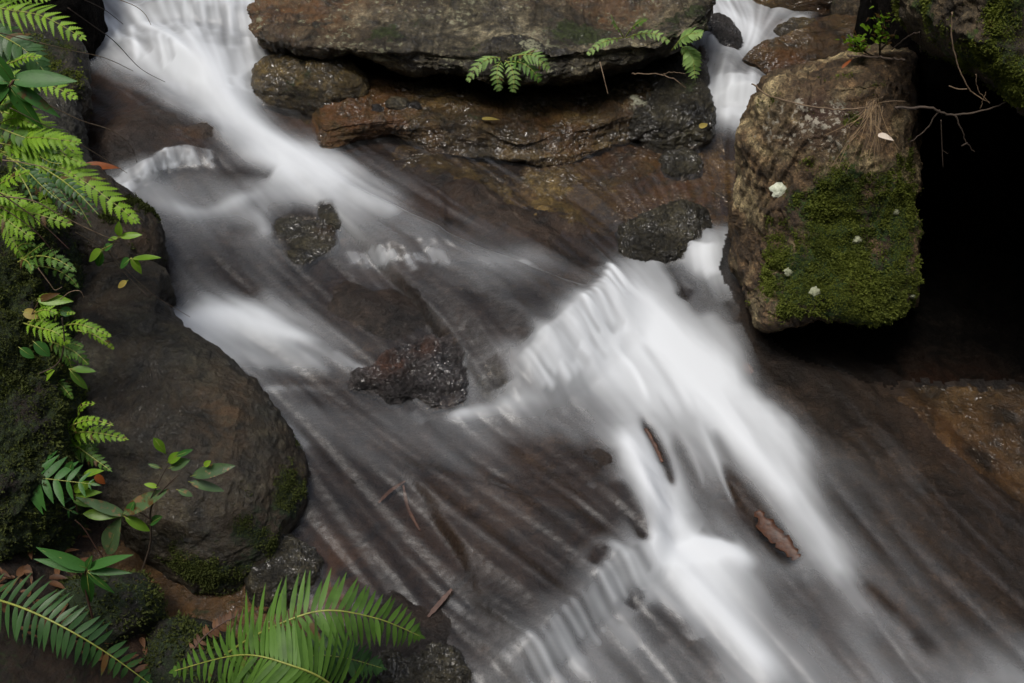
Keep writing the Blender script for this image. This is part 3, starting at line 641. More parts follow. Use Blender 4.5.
def loft_rock(name, C, nS, nK, mat, sharp=.55, amp=.02, freq=4, seed=1, strata=0, facet=0, spec={}, round_ends=.5, parent=None):
    C = np.array([[np.asarray(p, float) for p in s] for s in C])       # [S,K,3]
    S, K, _ = C.shape
    A = np.stack([catmull(C[:, k], nS) for k in range(K)], 1)
    lin_ = lambda c: c[(np.arange(nK) * K // nK)] * (1 - (np.arange(nK) * K / nK % 1))[:, None] + c[(np.arange(nK) * K // nK + 1) % K] * (np.arange(nK) * K / nK % 1)[:, None]
    G = np.stack([catmull(A[s], nK, closed=True) * (1 - sharp) + lin_(A[s]) * sharp for s in range(nS)], 0)
    cen = G.mean(1, keepdims=True); m = max(6, nS // 14)
    caps0, caps1 = [], []
    for k in range(m):
        t = (k + 1) / m; sc = math.sqrt(max(0, 1 - t * t)); out = round_ends * .12 * t ** .8
        d0 = (cen[0] - cen[1]); d0 = d0 / (np.linalg.norm(d0) + 1e-9); d1 = (cen[-1] - cen[-2]); d1 = d1 / (np.linalg.norm(d1) + 1e-9)
        caps0.append(cen[0] + (G[0] - cen[0]) * max(sc, .02) + d0 * out); caps1.append(cen[-1] + (G[-1] - cen[-1]) * max(sc, .02) + d1 * out)
    G = np.concatenate([np.array(caps0[::-1]), G, np.array(caps1)], 0)
    N = grid_normals(G); c = G.reshape(-1, 3).mean(0)
    if np.mean(((G - c) * N).sum(-1)) < 0: N = -N
    G = displace(G, N, amp, freq, seed, strata, facet)
    V, F, a, b = close_grid(G)
    N2 = np.vstack([grid_normals(G).reshape(-1, 3), [[0, 0, 1], [0, 0, 1]]])
    at = fields(V, N2, spec, seed)
    o = add_mesh(name, V, quads_and_tris(F, a, b), mat, parent, attrs=at)
    o_data = (V, np.vstack([N.reshape(-1, 3), [[0, 0, 1], [0, 0, 1]]]), at)
    return o, o_data
def dome_rock(name, outline, h0, H, mat, n=260, rings=90, p=.75, q=.7, amp=.02, freq=4, seed=1, strata=0, facet=0, spec={}, skirt=.15, tilt=(0, 0), centre=None, under=.92, parent=None):
    O = np.array([P(a, b, h0) for a, b in outline]); O = catmull(O, n, closed=True)
    c = O.mean(0) if centre is None else P(*centre, h0)
    rows = []
    for k in range(rings + 1):
        t = k / rings; r = max(math.sin(t * math.pi / 2) ** p, .004); hz = H * max(math.cos(t * math.pi / 2), 0) ** q
        row = c + (O - c) * r; row[:, 2] += hz * (1 + tilt[0] * (row[:, 0] - c[0]) + tilt[1] * (row[:, 1] - c[1])); rows.append(row)
    m = max(8, rings // 5)
    for k in range(1, m + 1):
        t = k / m; row = c + (O - c) * (1 + (under - 1) * t ** 1.2); row[:, 2] -= skirt * t; rows.append(row)
    for k in range(1, 5):
        row = c + (O - c) * under * (1 - k / 4.2); row[:, 2] -= skirt; rows.append(row)
    G = np.array(rows); N = grid_normals(G); cc = G.reshape(-1, 3).mean(0)
    if np.mean(((G - cc) * N).sum(-1)) < 0: N = -N
    G = displace(G, N, amp, freq, seed, strata, facet)
    V, F, a, b = close_grid(G); at = fields(V, None, spec, seed)
    o = add_mesh(name, V, quads_and_tris(F, a, b), mat, parent, attrs=at)
    return o, (V, np.vstack([N.reshape(-1, 3), [[0, 0, 1], [0, 0, 1]]]), at)
def stone(name, c, r, mat, seed=1, sub=5, amp=.18, cuts=5, rotz=0, spec={}, parent=None, freq=1.6):
    bm = bmesh.new(); bmesh.ops.create_icosphere(bm, subdivisions=sub, radius=1)
    v = np.array([x.co[:] for x in bm.verts]); f = np.array([[x.index for x in p.verts] for p in bm.faces]); bm.free()
    rg = np.random.default_rng(seed)
    for _ in range(cuts):
        n = rg.standard_normal(3); n /= np.linalg.norm(n); d = rg.uniform(.55, .8); k = v @ n
        v = v - n * (np.clip(k - d, 0, 9) * .85)[:, None]
    nn = v / np.linalg.norm(v, axis=1)[:, None]
    v = v + nn * (amp * fbm(v, freq, 5, seed, .55) + amp * .25 * fbm(v, freq * 3, 4, seed + 3, .6, True))[:, None]
    v = v * np.array(r); cs, sn = math.cos(rotz), math.sin(rotz)
    v = np.stack([v[:, 0] * cs - v[:, 1] * sn, v[:, 0] * sn + v[:, 1] * cs, v[:, 2]], 1) + np.asarray(c)
    at = fields(v, None, spec, seed); o = add_mesh(name, v, f, mat, parent, attrs=at)
    return o, (v, nn, at)

def moss_tufts(data, parent, mat, n, size=.007, thr=.5, seed=1, name='moss', region=None):
    V, N, at = data; rg = np.random.default_rng(seed)
    pm = at['moss'] + .7 * fbm(V, 18, 4, seed + 2, .65); pm = np.clip(pm - thr + .1, 0, .5) ** 1.4
    if region is not None: pm = pm * region(V)
    if pm.sum() <= 0: return None
    idx = rg.choice(len(V), n, p=pm / pm.sum()); c = V[idx] + rg.normal(0, .003, (n, 3)); nn = N[idx]
    k = 3; out = []; tone = []
    for j in range(k):
        d = nn * .8 + rg.normal(0, .7, (n, 3)); d /= np.linalg.norm(d, axis=1)[:, None]
        s = np.cross(d, rg.normal(0, 1, (n, 3))); s /= np.linalg.norm(s, axis=1)[:, None]
        L = size * rg.uniform(.45, 1.5, (n, 1)) * (.75 + .8 * np.clip(fbm(c, 20, 3, seed + 50), -.4, .6))[:, None]
        out.append(np.stack([c - s * L * .32, c + s * L * .32, c + s * L * .22 + d * L * .7, c + d * L * 1.15, c - s * L * .22 + d * L * .7], 1))
    A = np.concatenate(out, 0); m = len(A); F = np.arange(m * 5).reshape(m, 5)
    tv = np.clip(.5 + .9 * fbm(c, 14, 4, seed + 40, .6), 0, 1.2); tone = np.repeat(rg.uniform(0, .45, m) + np.tile(tv, k) * .6, 5)
    return add_mesh(name, A.reshape(-1, 3), F, mat, parent, attrs={'tone': tone}, smooth_shade=False)
def boss(px, py, Y, r, a): return (Q(px, py, Y), r, a)

# ------------------------------------------------------------ the big rocks
# upper sandstone shelf
sh = []
for x, lipy, boty, Y in [(268, 30, 52, 3.60), (310, 40, 64, 3.56), (350, 44, 62, 3.52), (400, 46, 78, 3.48), (460, 55, 86, 3.44), (520, 52, 90, 3.42), (590, 50, 88, 3.45), (645, 42, 74, 3.5), (690, 22, 52, 3.58)]:
    xb = 512 + (x - 512) * .93
    sh.append([Q(xb, -60, Y + .95), Q(x, -10, Y + .45), Q(x, lipy - 12, Y + .12), Q(x, lipy, Y), Q(x, (lipy + boty) / 2 - 4, Y - .01), Q(x, boty - 12, Y + .02), Q(x, boty - 10, Y + .16), Q(xb, boty - 40, Y + .9)])
shelf, shd = loft_rock('sandstone_shelf', sh, 330, 230, M['shelf'], amp=.030, freq=5, seed=12, strata=.018, facet=.020,
    spec={'lichen': (.22, [boss(540, 35, 3.5, .22, .35), boss(380, 30, 3.6, .1, .3), boss(570, 75, 3.45, .12, .4), boss(660, 20, 3.5, .12, .4)]), 'moss': (.0, [boss(395, 30, 3.6, .12, .55), boss(580, 25, 3.6, .16, .5), boss(690, 20, 3.6, .15, .65), boss(480, 40, 3.5, .1, .4)]),
          'rust': (0, [boss(290, 5, 3.9, .3, .9), boss(600, 5, 3.9, .2, .8), boss(300, 35, 3.6, .15, .35)])})
tag(shelf, 'long layered brown sandstone shelf overhanging a black gap along the top', 'rock ledge')
# lower wet ledge below the gap
lw_ = []
for x, ty_, by_ in [(330, 128, 152), (385, 122, 136), (430, 122, 150), (475, 128, 155), (522, 143, 163), (560, 133, 166), (609, 122, 150), (642, 106, 132)]:
    xb = 512 + (x - 512) * .95
    lw_.append([P(xb, 70, .03), P(x, 94, .05), P(x, ty_ - 8, .07), P(x, ty_, .065), P(x, (ty_ + by_) / 2, .035), P(x, by_, -.005), P(x, by_, -.09), P(xb, 80, -.1)])
ledge, ld = loft_rock('wet_ledge', lw_, 300, 200, M['wet'], amp=.018, freq=6, seed=5, strata=.014, facet=.012,
    spec={'rust': (.15, [boss(350, 125, 3.4, .25, 1.0), boss(560, 115, 3.4, .25, .5)]), 'moss': (0, [boss(470, 118, 3.4, .12, .25)]), 'lichen': (0, [boss(640, 100, 3.5, .05, .6), boss(560, 150, 3.3, .1, .2)])})
tag(ledge, 'low wet orange-brown rock ledge under the black gap, a crumbling step along its front', 'rock ledge')
# rounded gold and dark block beside the upper fall
blk, _ = dome_rock('rock_block', [(258, 98), (300, 112), (335, 122), (366, 112), (370, 95), (350, 84), (300, 80), (265, 82)], .0, .13, M['wet'], n=160, rings=60, p=.6, q=.6, amp=.014, freq=8, seed=8, strata=.008, facet=.01,
    spec={'moss': (0, [(P(300, 82, .1), .12, .35)])}, skirt=.1)
tag(blk, 'rounded olive-gold wet rock beside the upper fall, just under the shelf', 'rock')
for k, (px, py, r, h) in enumerate([(398, 101, .032, .07), (415, 103, .02, .075), (376, 106, .022, .05)]):
    s_, _ = stone('stone', P(px, py + 3, h), (r * 1.3, r, r * .7), M['shelf' if k == 0 else 'dark'], seed=50 + k, sub=4)
    tag(s_, ['pointed grey-brown stone lying in the black gap under the shelf', 'small dark stone to the right of the pointed one in the gap', 'small dark stone left of the pointed one, at the edge of the olive-gold rock'][k], 'stone', 'stones in the gap under the shelf')
# the great mossy boulder
bd = [
    [Q(768, 92, 3.22), Q(760, 116, 3.1), Q(744, 155, 3.04), Q(730, 208, 2.98), Q(740, 262, 2.94), Q(756, 296, 2.9), Q(768, 290, 3.2), Q(765, 200, 3.3)],
    [Q(776, 72, 3.30), Q(772, 92, 2.96), Q(756, 140, 2.86), Q(744, 210, 2.78), Q(750, 270, 2.70), Q(764, 316, 2.66), Q(780, 300, 3.1), Q(775, 200, 3.35)],
    [Q(802, 64, 3.34), Q(785, 92, 2.82), Q(776, 145, 2.74), Q(770, 215, 2.66), Q(775, 275, 2.58), Q(780, 318, 2.54), Q(800, 300, 3.1), Q(805, 200, 3.4)],
    [Q(842, 58, 3.30), Q(826, 84, 2.78), Q(822, 145, 2.66), Q(822, 215, 2.60), Q(824, 275, 2.52), Q(826, 308, 2.49), Q(840, 300, 3.1), Q(845, 200, 3.4)],
    [Q(880, 54, 3.25), Q(870, 80, 2.78), Q(868, 145, 2.67), Q(872, 215, 2.60), Q(878, 275, 2.51), Q(880, 314, 2.48), Q(885, 300, 3.1), Q(890, 200, 3.4)],
    [Q(908, 58, 3.2), Q(902, 84, 2.82), Q(906, 145, 2.72), Q(912, 215, 2.66), Q(918, 272, 2.56), Q(916, 306, 2.54), Q(915, 300, 3.0), Q(915, 200, 3.3)],
]
BY = lambda py: np.interp(py, [80, 150, 215, 310], [2.8, 2.68, 2.6, 2.49])
def bo(px, py, r, a): return (Q(px, py, float(BY(py))), r, a)
bould, bdd = loft_rock('boulder', bd, 260, 300, M['boulder'], amp=.032, freq=3.8, seed=27, facet=.034, sharp=.8, round_ends=.1,
    spec={'moss': (0, [bo(783, 225, .10, .62), bo(783, 285, .09, .62), bo(840, 205, .13, .78), bo(880, 215, .14, .8), bo(805, 190, .09, .6), bo(800, 270, .14, .72), bo(850, 280, .17, .85), bo(890, 285, .14, .75), bo(905, 240, .1, .7), bo(850, 165, .08, .55), bo(740, 200, .12, .42), bo(770, 95, .06, .4), bo(870, 75, .14, .5), bo(900, 170, .08, .4)]),
          'lichen': (.10, [bo(795, 125, .13, .40), bo(840, 120, .10, .36), bo(830, 150, .08, .4), bo(765, 130, .07, .38)]),
          'rust': (0, [bo(775, 110, .06, .6), bo(775, 220, .07, .9), bo(820, 110, .09, .9), bo(850, 130, .08, .7), bo(740, 240, .12, .8)])})
tag(bould, 'great blocky sandstone boulder with a green mossy face beside the dark hollow', 'boulder')
moss_tufts(bdd, bould, M['moss'], 48000, .0045, .46, 3)
# pale lichen rosettes on it
for k, (px, py, r) in enumerate([(779, 189, .023), (788, 273, .013), (817, 291, .015), (857, 238, .011), (896, 214, .010), (915, 296, .008)]):
    a = Q(px, py, 2.0); d = (a - np.array([0, 0, CAM_H])); d /= np.linalg.norm(d)
    Vb = bdd[0]; rel = Vb - np.array([0, 0, CAM_H]); t = rel @ d; off = np.linalg.norm(rel - t[:, None] * d, axis=1)
    c = Vb[np.where(off < .006)[0][np.argmin(t[off < .006])]] if (off < .006).any() else Q(px, py, float(BY(py)))
    nv, ring = [], 22; nx_ = np.array([1, .1, 0]); up_ = np.array([-.05, .45, .9]); up_ /= np.linalg.norm(up_); nn_ = np.array([0, -.9, .42])
    for q_ in range(5):
        for j in range(ring):
            an = j / ring * 2 * math.pi; rr = r * q_ / 4 * (1 + .10 * math.sin(an * 3 + k) + .10 * math.sin(an * 7 + 2 * k) + .30 * random.random())
            nv.append(c + nx_ * math.cos(an) * rr + up_ * math.sin(an) * rr * .85 + nn_ * (.009 * (1 - (q_ / 4) ** 2) - .002 + .002 * random.random()))
    ff = [(q_ * ring + j, q_ * ring + (j + 1) % ring, (q_ + 1) * ring + (j + 1) % ring, (q_ + 1) * ring + j) for q_ in range(4) for j in range(ring)]
    add_mesh('lichen_patch', nv, ff, M['lichen' if k == 0 else 'lichen_dull'], bould)
# overhanging rock top right
ov = []
for x, ly, Y in [(905, 8, 2.75), (925, 26, 2.62), (952, 52, 2.48), (990, 78, 2.38), (1024, 106, 2.32), (1090, 125, 2.3), (1200, 150, 2.3)]:
    ov.append([Q(x + 10, -190, Y + .9), Q(x, -130, Y + .15), Q(x, ly - 70, Y - .02), Q(x, ly - 22, Y - .06), Q(x, ly, Y), Q(x + 15, ly + 4, Y + .25), Q(x + 40, ly - 8, Y + .9), Q(x + 20, -100, Y + 1.3)])
over, ovd = loft_rock('overhanging_rock', ov, 220, 200, M['over'], amp=.03, freq=5, seed=31, facet=.015,
    spec={'moss': (.35, [(Q(990, 65, 2.35), .12, .9), (Q(940, 25, 2.5), .1, .8), (Q(1010, 20, 2.3), .1, .8), (Q(965, 8, 2.45), .06, .7)]), 'lichen': (.1, [(Q(960, 40, 2.45), .06, .3)]), 'rust': (0, [(Q(985, 35, 2.35), .07, .7), (Q(1015, 85, 2.3), .08, .6)])})
tag(over, 'mossy rock overhanging the dark hollow in the top right corner', 'rock')
moss_tufts(ovd, over, M['moss'], 24000, .0048, .45, 5, region=lambda V: (V[:, 2] > .9) & (V[:, 1] < 3.0))
# rock behind and around the hollow; unseen right end added to block light
cv_ = []
for x, Y in [(880, 3.25), (960, 3.1), (1060, 3.0), (1200, 2.8), (1400, 2.2), (1600, 1.6)]:
    cv_.append([Q(x, -60, Y + 1.2), Q(x, -40, Y + .3), Q(x, 40, Y), Q(x, 160, Y - .02), Q(x, 300, Y + .02), Q(x, 420, Y + .1), Q(x, 420, Y + .9), Q(x, 200, Y + 1.5)])
cavew, _ = loft_rock('hollow_wall', cv_, 110, 110, M['cave_shade'], amp=.05, freq=3, seed=40, facet=.02)
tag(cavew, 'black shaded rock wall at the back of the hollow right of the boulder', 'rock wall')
sup, _ = stone('supporting_rock', Q(850, 300, 3.05) + np.array([0, 0, -.1]), (.42, .22, .30), M['cave_shade'], 61, 5, .12)
tag(sup, 'dark rock in the shadow holding the mossy boulder up from behind', 'rock')
# left bank: large dark smooth boulder at the water
lb, lbd = dome_rock('boulder', [(172, 300), (165, 326), (205, 370), (258, 412), (296, 452), (300, 500), (284, 540), (262, 572), (205, 590), (160, 575), (128, 560), (90, 540), (40, 480), (30, 400), (50, 330), (85, 290), (130, 282)], -.01, .21, M['grey'],
    n=460, rings=170, p=.62, q=.75, amp=.020, freq=4.0, seed=14, facet=.008, strata=.002, centre=(165, 430), skirt=.16, under=.86,
    spec={'moss': (0, [(P(282, 500, .05), .08, .5), (P(215, 580, .03), .11, .5), (P(255, 540, .08), .1, .35), (P(245, 455, .1), .06, .3), (P(290, 450, .0), .05, .4)]), 'lichen': (.16, []), 'rust': (.2, [(P(230, 420, .15), .15, .6), (P(200, 500, .2), .06, .6)])})
tag(lb, 'large smooth dark boulder sloping into the stream on the left bank', 'boulder')
moss_tufts(lbd, lb, M['moss_dark'], 9000, .0035, .5, 9)
# rock upstream of it on the same bank
l2, l2d = dome_rock('bank_rock', [(120, 212), (150, 236), (164, 268), (160, 300), (142, 318), (110, 316), (70, 300), (30, 300), (0, 270), (10, 225), (60, 205)], .0, .20, M['grey'], n=260, rings=80, p=.55, q=.6, amp=.022, freq=5, seed=17, facet=.012, skirt=.1, under=.75,
    spec={'moss': (.1, [(P(130, 225, .15), .1, .6)]), 'rust': (.2, [(P(140, 235, .15), .1, .9)])})
tag(l2, 'brown-topped bank rock with a dark notch at its end, under the hanging twigs', 'rock')
moss_tufts(l2d, l2, M['moss_dark'], 2500, .005, .4, 19)
# stacked rocks top left
l3, l3d = dome_rock('bank_rock', [(86, 62), (90, 92), (88, 108), (60, 118), (0, 125), (-60, 120), (-80, 60), (-40, 38), (20, 34), (62, 38)], .14, .13, M['grey'], n=260, rings=80, p=.5, q=.55, amp=.02, freq=6, seed=18, facet=.014, skirt=.10, under=.9,
    spec={'moss': (.15, [(P(30, 50, .3), .18, .8)]), 'rust': (.2, [])})
tag(l3, 'flat topped grey-green bank rock in the top left corner behind the fern tips', 'rock')
moss_tufts(l3d, l3, M['moss'], 3000, .005, .5, 29)
l4, _ = dome_rock('bank_rock', [(86, 118), (92, 150), (96, 185), (100, 215), (60, 225), (-20, 215), (-70, 170), (-40, 110), (30, 95), (70, 98)], .0, .22, M['grey'], n=220, rings=80, p=.42, q=.5, amp=.018, freq=6, seed=28, facet=.012, skirt=.10, under=.95)
tag(l4, 'dark upright bank rock beneath the flat topped one at the left edge', 'rock')
l5, _ = dome_rock('bank_rock', [(95, 8), (92, 22), (60, 34), (-40, 40), (-120, 10), (-60, -50), (60, -50), (92, -20)], .12, .25, M['cave_shade'], n=160, rings=50, p=.5, q=.55, amp=.03, freq=5, seed=38, facet=.012, skirt=.2)  # near-black colour paints this rock's shade
tag(l5, 'black shaded rock at the very top left, left of the waterfall', 'rock')
# rocks standing in the stream
WETLINE = [bould, lb, l2, l4, blk, ledge]
def mid_rock(outl, H, mat, seed, label, cat='rock', spec={}, h0=-.01, **kw):
    a = dict(n=220, rings=70, p=.6, q=.75, amp=.016, freq=6, facet=.016, skirt=.06); a.update(kw)
    o, d = dome_rock('rock', outl, h0, H, mat, seed=seed, spec=spec, **a); tag(o, label, cat); WETLINE.append(o); return o, d
mid_rock([(272, 236), (285, 255), (300, 266), (318, 258), (336, 244), (330, 222), (305, 214), (282, 218)], .014, M['olive'], 71, 'low dark wet rock standing in the current under the upper fall', spec={'rust': (0, [(P(328, 225, .03), .04, .6)])})
mid_rock([(318, 212), (328, 228), (338, 230), (340, 214), (328, 206)], .016, M['olive'], 72, 'small rust-edged rock on the right side of the low dark rock')
mid_rock([(352, 388), (372, 364), (400, 350), (430, 340), (456, 344), (470, 368), (466, 398), (445, 414), (410, 404), (378, 398)], .032, M['ripple'], 73, 'rippled grey wet rock with an orange rim beside a thin side fall', amp=.020, freq=16, facet=.014, p=.5, spec={'rust': (0, [(P(385, 360, .03), .05, .7), (P(425, 345, .03), .04, .6)])})
mid_rock([(486, 356), (480, 385), (490, 406), (508, 404), (518, 376), (510, 352)], .03, M['olive'], 74, 'dark wet rock between the thin side fall and the main cascade', h0=-.02)
mid_rock([(618, 240), (630, 262), (655, 268), (690, 258), (706, 240), (700, 222), (660, 216), (632, 222)], .055, M['olive'], 75, 'black wet rock splitting the flow left of the mossy boulder', spec={'moss': (0, [(P(685, 238, .04), .06, .3)])}, amp=.03, facet=.02)
mid_rock([(690, 66), (704, 90), (708, 136), (690, 148), (655, 150), (628, 138), (645, 110), (640, 84), (670, 70)], .095, M['olive'], 76, 'dark rounded rock to the left of the small white chute', amp=.03, facet=.02, p=.55, q=.6, spec={'moss': (.15, [(P(690, 80, .1), .1, .4)])})
mid_rock([(660, 165), (672, 178), (695, 176), (702, 165), (690, 155), (668, 156)], .03, M['olive'], 77, 'small grey-green stone by the still brown pool')
mid_rock([(700, 24), (706, 44), (725, 58), (742, 52), (738, 36), (722, 22)], .05, M['dark'], 78, 'smooth black rock the right hand stream bends around')
mid_rock([(775, 36), (800, 44), (818, 40), (815, 28), (790, 24)], .03, M['wet'], 79, 'small brown stone in the shallow white water at the top')
mid_rock([(745, 74), (800, 80), (860, 78), (900, 60), (900, 30), (850, 25), (790, 48), (750, 64)], .09, M['wet'], 80, 'slanting orange-brown wet rock behind the mossy boulder', spec={'rust': (.3, [(P(780, 60, .08), .15, .9)])}, p=.5, q=.8, freq=6)
mid_rock([(735, -40), (760, 8), (850, 14), (905, 12), (960, -10), (930, -90), (760, -90)], .25, M['wet'], 81, 'shaded brown rock at the very top, behind the right hand stream', spec={'rust': (.4, [])}, p=.5, q=.7, freq=5)
mid_rock([(835, 30), (870, 44), (905, 34), (925, 0), (880, -20), (845, 0)], .18, M['over'], 82, 'grey-brown rock under the small green shrub at the top right', spec={'moss': (.2, [])}, p=.5, q=.7)
# lower left corner stones
mid_rock([(258, 560), (250, 590), (278, 606), (310, 590), (322, 562), (300, 545), (275, 545)], .045, M['olive'], 83, 'black glistening wet rock at the foot of the large dark boulder', amp=.014, freq=12, facet=.01)
ms1, ms1d = stone('mossy_stone', P(182, 665, .0), (.13, .10, .10), M['grey'], 84, 5, .1, 2, spec={'moss': (.6, [])}); tag(ms1, 'round moss covered stone below the little brown pool', 'stone'); moss_tufts(ms1d, ms1, M['moss_dark'], 4500, .006, .3, 2)
ms2, ms2d = stone('mossy_stone', P(105, 615, .04), (.13, .10, .12), M['grey'], 85, 5, .1, 2, spec={'moss': (.6, [])}); tag(ms2, 'dark mossy stone left of the little brown pool, behind the glossy rosette', 'stone'); moss_tufts(ms2d, ms2, M['moss_dark'], 4500, .006, .3, 4)
mid_rock([(395, 640), (372, 668), (380, 700), (440, 705), (470, 690), (460, 662), (430, 645)], .035, M['olive'], 86, 'sparkling wet rock at the bottom edge beside the green fern tip', amp=.014, freq=16, facet=.008)

# the veil thins out where the water runs shallow over rock
from mathutils.bvhtree import BVHTree
wfoam_sheen = foam_sheen.copy(); wsel = used.reshape(WX.shape)
def thin_over(zr, m, depth):
    wfoam_sheen[m] *= smooth((WZ[m] - zr + depth * .25) / depth) * .96 + .04
for o_ in WETLINE:
    mw = o_.matrix_basis; vs = [mw @ v.co for v in o_.data.vertices]; tree = BVHTree.FromPolygons(vs, [tuple(p.vertices) for p in o_.data.polygons])
    xs = [v.x for v in vs]; ys = [v.y for v in vs]
    m = (WX > min(xs)) & (WX < max(xs)) & (WY > min(ys)) & (WY < max(ys)) & wsel; idx = np.argwhere(m)
    for jj, ii in idx:
        hit = tree.ray_cast(Vector((float(WX[jj, ii]), float(WY[jj, ii]), 4.0)), Vector((0, 0, -1)))[0]
        if hit is not None: wfoam_sheen[jj, ii] *= float(smooth((WZ[jj, ii] - hit.z + .003) / .016)) * .95 + .05
bi = np.clip(np.searchsorted(ax, WX) - 1, 0, len(ax) - 2); bj = np.clip(np.searchsorted(ay, WY) - 1, 0, len(ay) - 2)
bu = (WX - ax[bi]) / (ax[bi + 1] - ax[bi]); bv = (WY - ay[bj]) / (ay[bj + 1] - ay[bj])
BEDZ = GZ[bj, bi] * (1 - bu) * (1 - bv) + GZ[bj, bi + 1] * bu * (1 - bv) + GZ[bj + 1, bi] * (1 - bu) * bv + GZ[bj + 1, bi + 1] * bu * bv
wfoam_sheen *= .35 + .65 * smooth((blur(WZ - BEDZ, 4) + .006) / .026)
wat.data.attributes['foam_sheen'].data.foreach_set('value', np.clip(wfoam_sheen, 0, 1).ravel()[used].astype(np.float32))

# mossy soil bank on the far left
bk, bkd = dome_rock('mossy_bank', [(20, 235), (62, 262), (72, 330), (78, 400), (84, 470), (78, 520), (60, 560), (0, 600), (-120, 620), (-220, 450), (-160, 280), (-60, 225)], .10, .34, M['soil'], n=330, rings=120, p=.6, q=.7, amp=.05, freq=5, seed=90, skirt=.3, under=1.02,
    spec={'moss': (.75, [])})
tag(bk, 'steep moss and soil bank at the left edge', 'bank', kind='structure')
moss_tufts(bkd, bk, M['moss_dark'], 45000, .0055, .3, 12, region=lambda V: (V[:, 2] > .5).astype(float))

# ------------------------------------------------------------ plants
class Geo:
    def __init__(s): s.v, s.f, s.t = [], [], []
    def quadstrip(s, rows, tone):
        """rows: list of equal-length point lists"""
        b = len(s.v); k = len(rows[0])
        for r in rows: s.v += [tuple(p) for p in r]; s.t += [tone] * k
        for i in range(len(rows) - 1):
            for j in range(k - 1): s.f.append((b + i * k + j, b + i * k + j + 1, b + (i + 1) * k + j + 1, b + (i + 1) * k + j))
    def tube(s, pts, r0, r1, n=5, tone=.5):
        pts = np.asarray(pts, float); T = np.gradient(pts, axis=0); b = len(s.v); m = len(pts)
        for i, (p, t) in enumerate(zip(pts, T)):
            t = t / (np.linalg.norm(t) + 1e-9); a = np.cross(t, (0.31, 0.2, .93)); a /= np.linalg.norm(a) + 1e-9; c = np.cross(t, a); r = r0 + (r1 - r0) * i / (m - 1)
            for j in range(n):
                an = 2 * math.pi * j / n; s.v.append(tuple(p + a * math.cos(an) * r + c * math.sin(an) * r)); s.t.append(tone)
        for i in range(m - 1):
            for j in range(n): s.f.append((b + i * n + j, b + i * n + (j + 1) % n, b + (i + 1) * n + (j + 1) % n, b + (i + 1) * n + j))
        s.f.append(tuple(b + j for j in range(n))[::-1]); s.f.append(tuple(b + (m - 1) * n + j for j in range(n)))
    def build(s, name, mat, parent=None, origin=None):
        return add_mesh(name, np.array(s.v), s.f, mat, parent, attrs={'tone': s.t}, origin=origin)
def unit(a): a = np.asarray(a, float); return a / (np.linalg.norm(a) + 1e-9)
VIEWUP = unit((0, -.55, .8))
def leaflet(g, p, d, n, L, W, tone, segs=6, fold=.18, droop=.2, shape='lance', blunt=0):
    """one leaf blade: base p, direction d, face normal n"""
    d = unit(d); n = unit(n - d * np.dot(n, d)); s = np.cross(d, n); rows = []
    for i in range(segs + 1):
        t = i / segs
        if shape == 'lance': w = math.sin(math.pi * min(1, t * .92 + .08) ** .75) ** .9
        elif shape == 'oval': w = math.sin(math.pi * t ** .85) ** .75
        elif shape == 'obov': w = math.sin(math.pi * t ** 1.35) ** .8
        else: w = (1 - t) ** .8
        w = max(w, .03) * W / 2
        c = p + d * L * t - n * droop * L * t * t
        rows.append([c + s * w + n * fold * w, c, c - s * w + n * fold * w])
    g.quadstrip(rows, tone)
